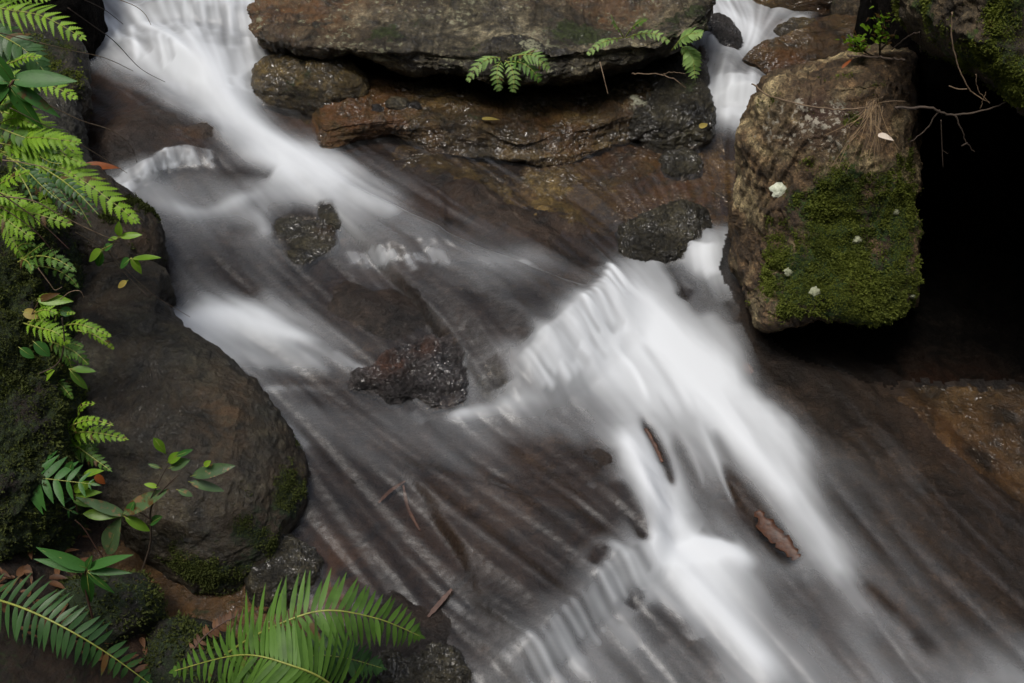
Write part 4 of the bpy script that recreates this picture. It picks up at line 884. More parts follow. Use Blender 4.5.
def frond(parent, ctrl, n_p, Lp, kind='simple', mat=None, N=VIEWUP, wscale=1.0, bare=.12, lean=.45, seed=0, rach=.0022, rmat=None, gap=0, profile='fern', wave=.0):
    """ctrl: world points from base to tip"""
    rg = random.Random(seed); ctrl = np.array(ctrl); c = catmull(ctrl, 60); T = np.gradient(c, axis=0)
    L = np.linalg.norm(np.diff(c, axis=0), axis=1).sum(); g = Geo()
    for k in range(n_p):
        u = bare + (1 - bare) * (k + .5) / n_p; i = u * 59; a = int(i); p = c[a] + (c[min(a + 1, 59)] - c[a]) * (i - a); t = unit(T[a]); n = unit(N - t * np.dot(N, t)); s = np.cross(t, n)
        v = (u - bare) / (1 - bare)
        if profile == 'fern': sz = min(1, .55 + v * 2.2) * (1 - v ** 2.6) ** .8 + .06
        elif profile == 'taper': sz = (1 - v) ** .75 + .05
        else: sz = math.sin(math.pi * (v * .85 + .1)) ** .7
        for sd in (1, -1):
            if gap and rg.random() < gap: continue
            le = lean + .5 * v * .6 + rg.uniform(-.13, .13)
            d = unit(s * sd + t * le - n * rg.uniform(-.06, .26)); l = Lp * sz * rg.choice([rg.uniform(.9, 1.06), rg.uniform(.78, 1.04)]); tone = rg.random()
            nn = unit(n + s * sd * rg.uniform(-.15, .15) + t * rg.uniform(-.2, .2))
            sp_ = L / n_p
            if kind == 'simple':
                leaflet(g, p, d, nn, l, max(sp_ * .92 * wscale, .003), tone, 7, .12, rg.uniform(.08, .28), 'lance')
            elif kind == 'broad':
                leaflet(g, p, d, nn, l, l * .28 * wscale, tone, 7, .2, rg.uniform(.1, .35), 'lance')
            else:   # toothed, feathery leaflets
                m = max(5, int(l / .0045)); w = sp_ * .88 * wscale; dr = rg.uniform(.1, .3); ss = unit(np.cross(d, nn)); rows = []
                for j in range(2 * m + 1):
                    q = j / (2 * m); pp = p + d * l * q - nn * dr * l * q * q; ww = w * .5 * (1 - q) ** .65 * min(1, .45 + q * 5)
                    k2 = 1.0 if j % 2 == 0 else .48; fw = d * (l / m) * (.55 if j % 2 == 0 else .0)
                    ww = max(ww * k2, .0004); rows.append([pp + ss * ww + fw + nn * .15 * ww, pp, pp - ss * ww + fw + nn * .15 * ww])
                g.quadstrip(rows, tone)
    leaflet(g, c[-2], T[-1], N, Lp * .25, Lp * .08, .5, 4)
    f = g.build('frond', mat, parent)
    r = Geo(); r.tube(c, rach, rach * .3, 5); r.build('midrib', rmat or M['rachis'], f)
    return f
def fern(label, base_pt, fronds, group=None, name='fern', cat='fern'):
    e = empty(name, base_pt); tag(e, label, cat, group)
    if group == G_:
        rx = random.Random(len(label) * 3); extra = []
        for kw in fronds:
            for _k in range(2):
                c = [np.array(p) for p in kw['ctrl']]; b = c[0]; an = rx.uniform(.25, .7) * rx.choice((-1, 1)); f = rx.uniform(.55, .85); cs, sn = math.cos(an), math.sin(an)
                off = np.array([rx.uniform(-.03, .03), rx.uniform(0, .05), rx.uniform(-.05, .01)])
                c2 = [b + off + f * np.array([(p - b)[0] * cs - (p - b)[2] * sn, (p - b)[1], (p - b)[0] * sn + (p - b)[2] * cs]) for p in c]
                e2 = dict(kw); e2['ctrl'] = c2; e2['Lp'] = kw['Lp'] * f; e2['n_p'] = max(6, int(kw['n_p'] * .8)); extra.append(e2)
        fronds = fronds + extra
    for k, kw in enumerate(fronds): frond(e, seed=hash(label) % 1000 + k if False else len(label) * 7 + k, **kw)
    return e
def H(px, py, h): return P(px, py, h)
G_ = 'ferns of the left bank'
fb, fp, fd, ff_, ft = M['fern_bright'], M['fern_pale'], M['fern_dark'], M['fern'], M['fern_bright']
# big ferns at the bottom
fern('large green fern at the bottom edge with one long frond arching over the wet rock', P(330, 720, .0), [
    dict(ctrl=[H(225, 655, .16), H(262, 632, .26), H(320, 611, .30), H(375, 618, .26), H(420, 636, .18)], n_p=34, Lp=.095, mat=ff_, lean=.25, bare=.02, wscale=.85, rach=.003),
    dict(ctrl=[H(360, 720, .10), H(330, 684, .26), H(290, 665, .32), H(240, 655, .30), H(174, 671, .20)], n_p=40, Lp=.11, mat=ff_, lean=.35, bare=.02, wscale=.85, rach=.003),
    dict(ctrl=[H(265, 668, .08), H(310, 656, .14), H(345, 658, .14), H(382, 668, .10)], n_p=24, Lp=.065, mat=fd, lean=.4, bare=.05),
    dict(ctrl=[H(330, 740, .05), H(300, 702, .14), H(255, 690, .16), H(215, 690, .12)], n_p=26, Lp=.09, mat=ff_, lean=.4, bare=.05)])
fern('dull green fern frond lying across the dark soil in the bottom left corner', P(-30, 600, .1), [
    dict(ctrl=[H(-30, 592, .22), H(20, 607, .26), H(65, 628, .26), H(110, 655, .20), H(150, 684, .12)], n_p=28, Lp=.068, mat=fd, lean=.2, bare=.0, wscale=.8, rach=.003, gap=.06)])
fern('brown withered fern frond curling behind the large green fern', P(175, 670, .05), [
    dict(ctrl=[H(180, 668, .08), H(205, 636, .12), H(235, 617, .14), H(268, 608, .12)], n_p=26, Lp=.022, mat=M['dead'], rmat=M['stem'], lean=.2, gap=.3)], cat='dead fern', name='withered_fern')
# left bank, top to bottom
fern('bright lacy fern arching in at the top left corner', Q(-40, -5, 2.75), [
    dict(ctrl=[Q(-40, -5, 2.75), Q(0, 8, 2.7), Q(42, 16, 2.66), Q(83, 38, 2.6)], n_p=15, Lp=0.058, kind='lacy', mat=fb, lean=.7, profile='fern', wscale=.8),
    dict(ctrl=[Q(-30, 20, 2.7), Q(0, 35, 2.65), Q(25, 50, 2.6), Q(45, 72, 2.58)], n_p=14, Lp=.06, kind='simple', mat=fd, lean=.7)], G_)
fern('yellow-green lacy fern behind the broad dark leaves on the left', Q(-10, 90, 2.5), [
    dict(ctrl=[Q(-10, 72, 2.5), Q(20, 78, 2.48), Q(50, 85, 2.45), Q(76, 98, 2.42)], n_p=12, Lp=0.034, kind='lacy', mat=fb, lean=.6),
    dict(ctrl=[Q(-10, 80, 2.5), Q(5, 92, 2.4), Q(20, 108, 2.38), Q(35, 130, 2.36)], n_p=10, Lp=0.034, kind='lacy', mat=fb, lean=.6)], G_)
fern('spreading lacy fern with its longest bright tip reaching over the stream edge', Q(-30, 110, 2.4), [
    dict(ctrl=[Q(-20, 104, 2.45), Q(20, 118, 2.4), Q(50, 135, 2.36), Q(80, 157, 2.33)], n_p=14, Lp=0.048, kind='lacy', mat=fb, lean=.75),
    dict(ctrl=[Q(-20, 150, 2.4), Q(40, 158, 2.32), Q(85, 182, 2.26), Q(137, 221, 2.2)], n_p=19, Lp=0.058, kind='lacy', mat=fb, lean=.8, bare=.2),
    dict(ctrl=[Q(-20, 120, 2.4), Q(15, 134, 2.35), Q(40, 143, 2.33), Q(58, 151, 2.3)], n_p=16, Lp=.03, mat=ff_, lean=.5),
    dict(ctrl=[Q(-20, 140, 2.4), Q(20, 148, 2.35), Q(50, 165, 2.3), Q(70, 190, 2.26)], n_p=12, Lp=0.041, kind='lacy', mat=fb, lean=.7)], G_)
fern('drooping dark fern with wavy lobed fronds under the bright tips', Q(0, 155, 2.3), [
    dict(ctrl=[Q(18, 160, 2.3), Q(40, 178, 2.25), Q(60, 200, 2.2), Q(82, 214, 2.17)], n_p=12, Lp=.022, kind='broad', mat=fd, lean=.5, wscale=2),
    dict(ctrl=[Q(40, 166, 2.3), Q(62, 180, 2.25), Q(80, 195, 2.2), Q(98, 214, 2.17)], n_p=12, Lp=.022, kind='broad', mat=fd, lean=.5, wscale=2),
    dict(ctrl=[Q(10, 158, 2.3), Q(28, 172, 2.25), Q(42, 186, 2.2), Q(56, 198, 2.17)], n_p=12, Lp=.02, kind='broad', mat=fd, lean=.5, wscale=2)], G_)
fern('bright lacy fern low on the left edge above the bare stems', Q(-20, 205, 2.25), [
    dict(ctrl=[Q(-20, 200, 2.25), Q(10, 208, 2.2), Q(40, 215, 2.17), Q(70, 224, 2.15)], n_p=13, Lp=0.037, kind='lacy', mat=fb, lean=.6),
    dict(ctrl=[Q(-20, 210, 2.25), Q(0, 215, 2.2), Q(15, 226, 2.17), Q(32, 238, 2.15)], n_p=10, Lp=0.034, kind='lacy', mat=fb, lean=.6),
    dict(ctrl=[Q(-30, 185, 2.25), Q(-10, 190, 2.2), Q(10, 196, 2.17), Q(25, 204, 2.15)], n_p=10, Lp=0.031, kind='lacy', mat=fb, lean=.6)], G_)
fern('small pale lacy fern standing alone above the large dark boulder', Q(10, 262, 2.2), [
    dict(ctrl=[Q(18, 262, 2.2), Q(38, 256, 2.15), Q(58, 260, 2.12), Q(74, 270, 2.1)], n_p=8, Lp=0.034, kind='lacy', mat=ff_, lean=.5, profile='taper'),
    dict(ctrl=[Q(20, 262, 2.2), Q(34, 250, 2.16), Q(44, 244, 2.14)], n_p=7, Lp=0.020, kind='lacy', mat=ff_, lean=.5, profile='taper'),
    dict(ctrl=[Q(20, 258, 2.2), Q(28, 262, 2.15), Q(32, 270, 2.12)], n_p=6, Lp=0.020, kind='lacy', mat=ff_, lean=.5, profile='taper')], G_)
fern('bright lacy fern trailing over the top of the large dark boulder', Q(30, 330, 2.1), [
    dict(ctrl=[Q(58, 328, 2.1), Q(75, 324, 2.05), Q(92, 328, 2.03), Q(110, 336, 2.02)], n_p=10, Lp=0.020, kind='lacy', mat=fb, lean=.7),
    dict(ctrl=[Q(20, 322, 2.1), Q(40, 328, 2.05), Q(55, 332, 2.03), Q(68, 342, 2.02)], n_p=10, Lp=0.031, kind='lacy', mat=fb, lean=.6),
    dict(ctrl=[Q(45, 340, 2.1), Q(60, 345, 2.05), Q(75, 352, 2.03), Q(88, 364, 2.02)], n_p=10, Lp=0.024, kind='lacy', mat=ff_, lean=.7),
    dict(ctrl=[Q(45, 372, 2.1), Q(55, 380, 2.05), Q(64, 388, 2.03), Q(72, 398, 2.02)], n_p=8, Lp=0.020, kind='lacy', mat=ff_, lean=.7)], G_)
fern('bright lacy fern spreading flat on the left of the large dark boulder', Q(50, 430, 2.0), [
    dict(ctrl=[Q(60, 436, 1.98), Q(82, 432, 1.94), Q(105, 434, 1.92), Q(126, 439, 1.9)], n_p=10, Lp=0.037, kind='lacy', mat=fb, lean=.7, profile='taper'),
    dict(ctrl=[Q(70, 442, 1.98), Q(82, 450, 1.94), Q(96, 460, 1.92), Q(110, 470, 1.9)], n_p=9, Lp=0.034, kind='lacy', mat=ff_, lean=.7, profile='taper'),
    dict(ctrl=[Q(62, 432, 1.98), Q(75, 424, 1.94), Q(92, 420, 1.92), Q(112, 425, 1.9)], n_p=8, Lp=0.024, kind='lacy', mat=fb, lean=.7, profile='taper'),
    dict(ctrl=[Q(66, 445, 1.98), Q(70, 455, 1.94), Q(74, 468, 1.92), Q(80, 480, 1.9)], n_p=8, Lp=0.031, kind='lacy', mat=ff_, lean=.7, profile='taper')], G_)
fern('small grey-green lacy fern on the mossy bank left of the flat bright one', Q(52, 442, 1.98), [
    dict(ctrl=[Q(52, 440, 1.98), Q(42, 436, 1.94), Q(32, 434, 1.92), Q(20, 438, 1.9)], n_p=8, Lp=0.020, kind='lacy', mat=ff_, lean=.7, profile='taper'),
    dict(ctrl=[Q(48, 442, 1.98), Q(50, 434, 1.94), Q(52, 428, 1.93)], n_p=6, Lp=0.014, kind='lacy', mat=ff_, lean=.7, profile='taper'),
    dict(ctrl=[Q(46, 443, 1.98), Q(48, 448, 1.94), Q(49, 455, 1.92)], n_p=6, Lp=0.014, kind='lacy', mat=fb, lean=.7, profile='taper')], G_)
fern('dark glossy fern with broad leaflets at the left edge below the moss', Q(-30, 470, 1.85), [
    dict(ctrl=[Q(-30, 470, 1.85), Q(5, 474, 1.8), Q(40, 478, 1.78), Q(92, 484, 1.76)], n_p=13, Lp=.085, kind='broad', mat=M['broad'], lean=.35, wscale=1.0),
    dict(ctrl=[Q(-30, 530, 1.8), Q(-10, 538, 1.76), Q(5, 548, 1.74), Q(22, 562, 1.72)], n_p=10, Lp=.05, kind='broad', mat=M['broad'], lean=.35, wscale=1.0)], G_)
# ferns on the upper shelf
GS = 'ferns growing on the shelf'
fern('pale green fern drooping from the middle of the shelf lip over the black gap', Q(502, 50, 3.4), [
    dict(ctrl=[Q(503, 58, 3.42), Q(492, 58, 3.36), Q(480, 64, 3.33), Q(468, 80, 3.3)], n_p=9, Lp=0.031, kind='lacy', mat=fp, lean=.8, profile='sin'),
    dict(ctrl=[Q(502, 60, 3.42), Q(498, 66, 3.36), Q(497, 78, 3.33), Q(499, 90, 3.32)], n_p=8, Lp=0.027, kind='lacy', mat=fp, lean=.5, profile='sin'),
    dict(ctrl=[Q(504, 60, 3.42), Q(510, 65, 3.36), Q(514, 78, 3.33), Q(513, 91, 3.32)], n_p=8, Lp=0.029, kind='lacy', mat=fp, lean=.5, profile='sin'),
    dict(ctrl=[Q(506, 59, 3.42), Q(520, 55, 3.36), Q(535, 56, 3.33), Q(548, 68, 3.32)], n_p=10, Lp=0.037, kind='lacy', mat=fp, lean=.6, profile='sin'),
    dict(ctrl=[Q(506, 62, 3.42), Q(518, 62, 3.36), Q(530, 68, 3.33), Q(540, 80, 3.32)], n_p=8, Lp=0.034, kind='lacy', mat=ff_, lean=.6, profile='sin')], GS)
fern('tufted pale fern near the right end of the shelf', Q(625, 35, 3.5), [
    dict(ctrl=[Q(622, 38, 3.5), Q(610, 40, 3.45), Q(600, 44, 3.42), Q(588, 54, 3.4)], n_p=8, Lp=0.024, kind='lacy', mat=fp, lean=.8, profile='sin'),
    dict(ctrl=[Q(624, 38, 3.5), Q(618, 28, 3.46), Q(614, 22, 3.44), Q(612, 16, 3.42)], n_p=8, Lp=0.020, kind='lacy', mat=fp, lean=.6, profile='sin'),
    dict(ctrl=[Q(626, 36, 3.5), Q(632, 28, 3.46), Q(640, 22, 3.44), Q(646, 20, 3.42)], n_p=8, Lp=0.020, kind='lacy', mat=ff_, lean=.6, profile='sin'),
    dict(ctrl=[Q(626, 38, 3.5), Q(640, 34, 3.46), Q(655, 34, 3.44), Q(668, 42, 3.42)], n_p=8, Lp=0.024, kind='lacy', mat=fp, lean=.6, profile='sin')], GS)
fern('bright two-part fern hanging at the right end of the shelf by the chute', Q(682, 34, 3.45), [
    dict(ctrl=[Q(672, 50, 3.42), Q(680, 40, 3.38), Q(690, 34, 3.36), Q(702, 33, 3.34)], n_p=11, Lp=.035, kind='broad', mat=fp, lean=.4, wscale=1.5, profile='sin'),
    dict(ctrl=[Q(680, 46, 3.42), Q(688, 50, 3.38), Q(693, 60, 3.36), Q(695, 77, 3.34)], n_p=11, Lp=.042, kind='broad', mat=fp, lean=.4, wscale=1.5, profile='sin')], GS)

# broad-leaved shrubs and seedlings
def leafy(name, label, cat, base_pt, stems, leaves, group=None):
    """stems: (pts, r0, r1, mat); leaves: (base, tip, width, mat, shape)"""
    e = empty(name, base_pt); tag(e, label, cat, group); rg = random.Random(len(label))
    for pts, r0, r1, mt in stems:
        g = Geo(); g.tube(catmull(np.array(pts), 24), r0, r1, 6); g.build('stem', mt, e)
    for b, t, W, mt, shp in leaves:
        g = Geo(); b = np.array(b); t = np.array(t); L = np.linalg.norm(t - b)
        leaflet(g, b, t - b + VIEWUP * L * .12, unit(VIEWUP + np.array([rg.uniform(-.3, .3), rg.uniform(-.3, .3), 0])), L, W * L, rg.random(), 10, .25, .12, shp); o = g.build('leaf', mt, e)
        m = Geo(); d = t - b; n = VIEWUP
        m.tube([b - unit(d) * .004, b + d * .5 + n * L * .02, t - d * .12], .0009, .0003, 4); m.build('leaf_vein', M['rachis'], o)
    return e
B1, B2_, EA = M['broad'], M['broad_bright'], M['eaten']
def LQ(Y): return lambda a, b: Q(a, b, Y)
q = LQ(2.35)
leafy('broad_leaved_shrub', 'broad-leaved dark green shrub at the top left edge', 'shrub', q(-20, 120), [([q(-15, 120), q(2, 100), q(10, 86), q(14, 80)], .004, .0025, M['stem'])],
      [(q(15, 80), q(77, 82), .32, B1, 'lance'), (q(12, 84), q(60, 118), .24, B1, 'lance'), (q(10, 88), q(42, 130), .30, B1, 'lance'), (q(12, 80), q(-12, 48), .38, B1, 'lance'), (q(8, 86), q(-18, 112), .4, B1, 'lance'), (q(14, 86), q(35, 104), .5, B1, 'oval'), (q(8, 82), q(-20, 78), .4, B1, 'lance')])
q = LQ(2.2)
leafy('seedling', 'tiny seedling with three oval leaves just above the notched bank rock', 'seedling', q(112, 245), [([q(100, 250), q(112, 244), q(119, 236)], .0012, .0008, M['rachis'])],
      [(q(119, 236), q(119, 222), .5, B2_, 'oval'), (q(120, 237), q(142, 235), .34, B2_, 'oval'), (q(118, 238), q(108, 240), .5, B2_, 'oval')])
leafy('twig_with_leaves', 'thin twig with fresh green leaves hanging over the notched bank rock', 'twig', q(60, 205), [([q(60, 200), q(95, 232), q(120, 268), q(150, 298)], .0014, .0008, M['twig_dark'])],
      [(q(102, 250), q(89, 261), .6, B2_, 'oval'), (q(102, 252), q(98, 267), .5, B1, 'oval'), (q(104, 250), q(113, 244), .6, B1, 'oval'), (q(132, 259), q(161, 257), .25, B2_, 'oval'), (q(132, 259), q(142, 274), .45, B2_, 'lance'), (q(130, 259), q(120, 268), .7, B1, 'oval'), (q(127, 281), q(118, 288), .5, M['dead_yellow'], 'oval')])
q = LQ(2.08)
leafy('seedling', 'seedling with jagged bright leaves on the mossy bank', 'seedling', q(30, 300), [([q(30, 318), q(36, 306), q(40, 300)], .0012, .0008, M['stem'])],
      [(q(39, 299), q(73, 302), .38, B2_, 'lance'), (q(40, 301), q(52, 312), .45, B2_, 'lance'), (q(38, 300), q(60, 294), .3, B2_, 'lance'), (q(60, 310), q(73, 314), .8, B1, 'oval'), (q(24, 312), q(42, 318), .6, M['dead_yellow'], 'lance')])
q = LQ(2.02)
leafy('climbing_stem', 'dark wavy stem climbing the moss with a pair of long leaves', 'stem', q(-20, 380), [([q(-30, 378), q(20, 378), q(55, 366), q(64, 345), q(62, 318)], .0022, .0014, M['twig_dark'])],
      [(q(71, 369), q(96, 371), .34, ff_, 'oval'), (q(70, 370), q(87, 390), .32, ff_, 'oval'), (q(20, 348), q(34, 358), .6, B1, 'oval'), (q(34, 342), q(50, 356), .6, B1, 'oval'), (q(-10, 368), q(12, 370), .4, B1, 'lance'), (q(44, 380), q(54, 370), .7, fb, 'oval')])
q = LQ(1.78)
leafy('glossy_shrub', 'shrub with ragged spotted leaves reaching up in front of the large dark boulder', 'shrub', q(140, 655), [
    ([q(138, 655), q(134, 600), q(150, 545), q(152, 505), q(178, 475)], .0028, .0016, M['twig_dark']),
    ([q(134, 590), q(105, 560), q(85, 530), q(75, 520)], .0022, .0012, M['stem']), ([q(152, 520), q(138, 512), q(125, 515)], .0016, .001, M['stem']), ([q(150, 500), q(160, 480), q(168, 465)], .0014, .0009, M['twig_dark'])],
    [(q(124, 516), q(83, 514), .3, B2_, 'obov'), (q(125, 517), q(150, 531), .36, B2_, 'oval'), (q(123, 514), q(168, 490), .26, EA, 'oval'), (q(122, 516), q(106, 555), .36, EA, 'obov'), (q(122, 514), q(76, 497), .24, EA, 'lance'), (q(128, 514), q(134, 502), .5, B1, 'oval'), (q(150, 524), q(162, 516), .6, B1, 'oval'),
     (q(166, 454), q(154, 438), .42, B2_, 'obov'), (q(168, 462), q(183, 453), .5, B2_, 'oval'), (q(170, 468), q(190, 460), .5, EA, 'oval'), (q(192, 476), q(235, 466), .3, EA, 'oval'), (q(190, 482), q(224, 491), .28, EA, 'oval'), (q(176, 456), q(193, 450), .3, B1, 'oval'), (q(160, 468), q(148, 464), .35, EA, 'oval'), (q(158, 487), q(144, 484), .4, fb, 'oval'), (q(178, 490), q(193, 496), .45, EA, 'oval'), (q(204, 466), q(211, 461), .6, fb, 'oval')])
q = LQ(1.60)
leafy('rosette_plant', 'plant with a star of long glossy green leaves on a red-brown stem', 'plant', q(95, 635), [([q(96, 630), q(88, 600), q(82, 578), q(74, 570), q(66, 566)], .0028, .0018, M['stem']), ([q(84, 582), q(86, 570)], .002, .0015, M['stem'])],
    [(q(86, 568), q(36, 548), .26, B1, 'lance'), (q(85, 570), q(34, 559), .22, B1, 'lance'), (q(88, 568), q(133, 554), .2, B1, 'lance'), (q(90, 571), q(132, 573), .2, B1, 'lance'), (q(87, 573), q(91, 604), .3, B1, 'lance'), (q(89, 573), q(114, 594), .22, B1, 'lance'), (q(87, 568), q(92, 556), .4, B1, 'lance')])
q = LQ(1.80)
leafy('bank_seedling', 'yellow-green soft leaved seedling between the dark fern and the spotted shrub', 'seedling', q(75, 505), [([q(78, 515), q(74, 495), q(72, 480)], .0015, .001, M['stem'])],
    [(q(66, 480), q(72, 462), .4, B1, 'obov'), (q(74, 490), q(95, 482), .4, fb, 'lance'), (q(76, 495), q(102, 492), .35, fb, 'lance'), (q(74, 500), q(95, 507), .35, ff_, 'lance'), (q(84, 475), q(104, 470), .4, fb, 'lance'), (q(60, 498), q(56, 485), .5, B1, 'oval')])
q = LQ(1.68)
leafy('ground_seedling', 'low round leaved seedlings on the dark soil at the bottom left', 'seedling', q(50, 668), [([q(50, 672), q(60, 664), q(70, 662)], .001, .0008, M['stem'])],
    [(q(48, 668), q(76, 672), .4, ff_, 'oval'), (q(14, 670), q(28, 660), .7, ff_, 'oval'), (q(66, 662), q(76, 648), .6, ff_, 'oval'), (q(2, 625), q(24, 648), .5, M['broad'], 'lance')])
q = LQ(3.0)
sh_l = []
rg = random.Random(4)
for k in range(170):
    a = rg.choice([(882, 22, 17, 11), (882, 36, 14, 9), (856, 42, 14, 8), (860, 50, 9, 4)]); x = a[0] + rg.gauss(0, .45) * a[2]; y = a[1] + rg.gauss(0, .45) * a[3]; an = rg.uniform(0, 6.28); L = rg.uniform(3, 6); Yk = 3.0 + rg.uniform(-.05, .05)
    sh_l.append((Q(x, y, Yk), Q(x + L * math.cos(an), y - abs(L * math.sin(an)) * .8, Yk - .02), .5, rg.choice([M['fern'], fb, fp]), 'oval'))
e = empty('small_shrub', q(872, 52)); tag(e, 'small bushy green shrub growing on the rocks behind the mossy boulder', 'shrub')
for pts in ([q(880, 58), q(880, 40), q(884, 22)], [q(876, 58), q(862, 50), q(850, 42)], [q(880, 50), q(892, 38), q(896, 30)]):
    g = Geo(); g.tube(catmull(np.array(pts), 12), .003, .0015, 5); g.build('stem', M['twig_dark'], e)
g = Geo()
for b, t, W, mt, shp in sh_l:
    L = np.linalg.norm(t - b); leaflet(g, b, t - b, unit(VIEWUP + np.array([rg.uniform(-.6, .6), rg.uniform(-.4, .4), 0])), L, W * L, rg.random() * 1.4, 4, .2, .1, shp)
g.build('foliage', fb, e)

# ------------------------------------------------------------ twigs, grass stems, litter
def stick(name, label, cat, pts, r0, r1, mat, jit=.0, branches=(), group=None, seed=0):
    rg = np.random.default_rng(seed + len(label)); c = catmull(np.array(pts), 30)
    if jit: c[1:-1] += rg.normal(0, jit, (28, 3))
    g = Geo(); g.tube(c, r0, r1, 6)
    o = g.build(name, mat); tag(o, label, cat, group)
    for b in branches:
        g = Geo(); cb = catmull(np.array(b), 16); 
        if jit: cb[1:-1] += rg.normal(0, jit, (14, 3))
        g.tube(cb, r0 * .6, r1 * .6, 5); g.build('twig', mat, o)
    return o
GG = 'bare stems arching out from the left bank'
def arc(label, pts, Y0, Y1, r=.0012, mat=None, nm='bare_stem'):
    n = len(pts); stick(nm, label, 'stem', [Q(a, b, Y0 + (Y1 - Y0) * i / (n - 1)) for i, (a, b) in enumerate(pts)], r, r * .5, mat or M['twig'], 0, (), GG)
arc('pale stem arching from the top left rock down to the dark water beside the fall', [(-20, 28), (20, 38), (70, 50), (105, 58), (133, 71)], 2.5, 2.9, .0015)
arc('thin dark stem curving from the top left over the white fall', [(68, 8), (95, 27), (115, 42), (140, 68), (165, 82)], 2.9, 3.2, .0016, M['twig_dark'])
arc('short dark stem pointing into the top of the white fall', [(85, 0), (105, 10), (123, 24)], 2.9, 3.1, .0014, M['twig_dark'])
arc('hooked stem whose tip bends down above the little curtain of water', [(45, 103), (80, 120), (110, 130), (130, 145), (137, 163)], 2.4, 2.6, .0013)
arc('long straight stem pointing at the left end of the little curtain', [(10, 108), (50, 128), (90, 150), (127, 173)], 2.3, 2.5, .0014)
arc('long brown stem below the bright fern tip', [(-20, 195), (30, 200), (60, 215), (95, 232), (120, 242)], 2.1, 2.2, .0017)
arc('stem crossing behind the bright fern tip to the stream edge', [(60, 150), (85, 170), (110, 190), (145, 222)], 2.3, 2.3, .001)
arc('grey stem sloping across the notched bank rock to the water', [(75, 232), (110, 254), (150, 292), (190, 317)], 2.25, 2.4, .0011)
arc('reddish stem low on the left among the ferns', [(-20, 180), (10, 200), (40, 222), (70, 250)], 2.1, 2.12, .0016, M['stem'])
arc('second reddish stem running parallel below it', [(-20, 196), (15, 216), (40, 236), (60, 262)], 2.1, 2.12, .0014, M['stem'])
arc('pale stem lying over the lobed fern fronds', [(2, 160), (30, 164), (60, 172), (85, 186)], 2.2, 2.2, .0013)
arc('short pale stem with a split tip above the climbing stem', [(38, 268), (50, 284), (55, 290), (62, 287)], 2.1, 2.1, .0013)
arc('curled dry stem on the large dark boulder', [(60, 300), (70, 292), (80, 291), (84, 298)], 2.05, 2.05, .0011)
arc('thin vine trailing down over the white fall at the top', [(120, 0), (135, 6), (145, 14), (151, 25)], 3.0, 3.1, .0012, M['straw'])
GT = 'dead twigs in front of the dark hollow'
kT = dict(cat='twig', group=GT)
qq = LQ(2.35)
stick('dead_twig', 'long forked brown twig reaching across the middle of the dark hollow', 'twig', [qq(895, 108), qq(930, 108), qq(952, 115), qq(985, 110), qq(1006, 102)], .0035, .0015, M['twig_dark'], .001, ([qq(955, 115), qq(962, 130), qq(967, 143), qq(975, 152)], [qq(967, 143), qq(962, 146)], [qq(940, 110), qq(925, 130), qq(910, 142)]), GT)
stick('dead_twig', 'thin arched twig hanging from the overhanging rock', 'twig', [qq(952, 12), qq(952, 40), qq(958, 65), qq(970, 90), qq(990, 103)], .0018, .0012, M['twig'], .0006, ([qq(976, 74), qq(978, 90), qq(990, 103)], [qq(986, 92), qq(980, 109)]), GT)
stick('dead_twig', 'short pale twig stub floating over the hollow near the arched twig', 'twig', [qq(949, 86), qq(958, 89), qq(967, 89)], .0017, .0011, M['twig'], 0, (), GT)
stick('dead_twig', 'faint upright twig low in the dark hollow', 'twig', [qq(941, 120), qq(942, 145), qq(943, 167)], .0013, .0008, M['twig_dark'], 0, ([qq(942, 150), qq(948, 154)],), GT)
q3 = LQ(2.62)
stick('dead_twig', 'long thin twig lying across the top of the mossy boulder', 'twig', [Q(752, 84, 2.9), Q(775, 98, 2.72), Q(820, 108, 2.66), Q(850, 109, 2.6), Q(880, 106, 2.6)], .0022, .0016, M['twig'], .001, (), GT)
stick('dead_twig', 'dark stick poking out left from the tangle beside the small shrub', 'twig', [Q(848, 56, 2.8), Q(870, 57, 2.75), Q(905, 60, 2.6)], .003, .0025, M['twig_dark'], .001, ([Q(892, 50, 2.7), Q(905, 38, 2.6), Q(920, 32, 2.55)], [Q(920, 20, 2.6), Q(920, 40, 2.6), Q(921, 52, 2.6)]), GT)
# hanging tuft of dry grass on the boulder
tf = empty('dry_grass_tuft', Q(876, 104, 2.6)); tag(tf, 'tangled tuft of dry straw hanging down the face of the mossy boulder', 'dry grass')
rg2 = random.Random(11)
for k in range(26):
    x0, y0 = 873 + rg2.uniform(-6, 10), 104 + rg2.uniform(-5, 6); x1 = x0 + rg2.gauss(-14, 14); L = rg2.uniform(22, 68)
    g = Geo(); Y0 = 2.58 + rg2.uniform(-.02, .02)
    g.tube(catmull(np.array([Q(x0, y0, Y0), Q(x0 + (x1 - x0) * .3 + rg2.uniform(-3, 3), y0 + L * .35, Y0 - .03), Q(x0 + (x1 - x0) * .7 + rg2.uniform(-3, 3), y0 + L * .7, Y0 - .05), Q(x1, y0 + L, Y0 - .07)]), 14), .0010, .0004, 4)
    g.build('straw', M['straw'] if k % 3 else M['twig'], tf)
for k in range(5):
    x0, y0 = 872 + rg2.uniform(-4, 12), 103; an = rg2.uniform(-2.7, -.2); L = rg2.uniform(14, 30)
    g = Geo(); g.tube(catmull(np.array([Q(x0, y0, 2.58), Q(x0 + L * .5 * math.cos(an), y0 + L * .4 * math.sin(an) * .8, 2.55), Q(x0 + L * math.cos(an), y0 + L * math.sin(an) * .6 + 2, 2.55)]), 10), .0014, .0007, 4)
    g.build('straw', M['twig'], tf)
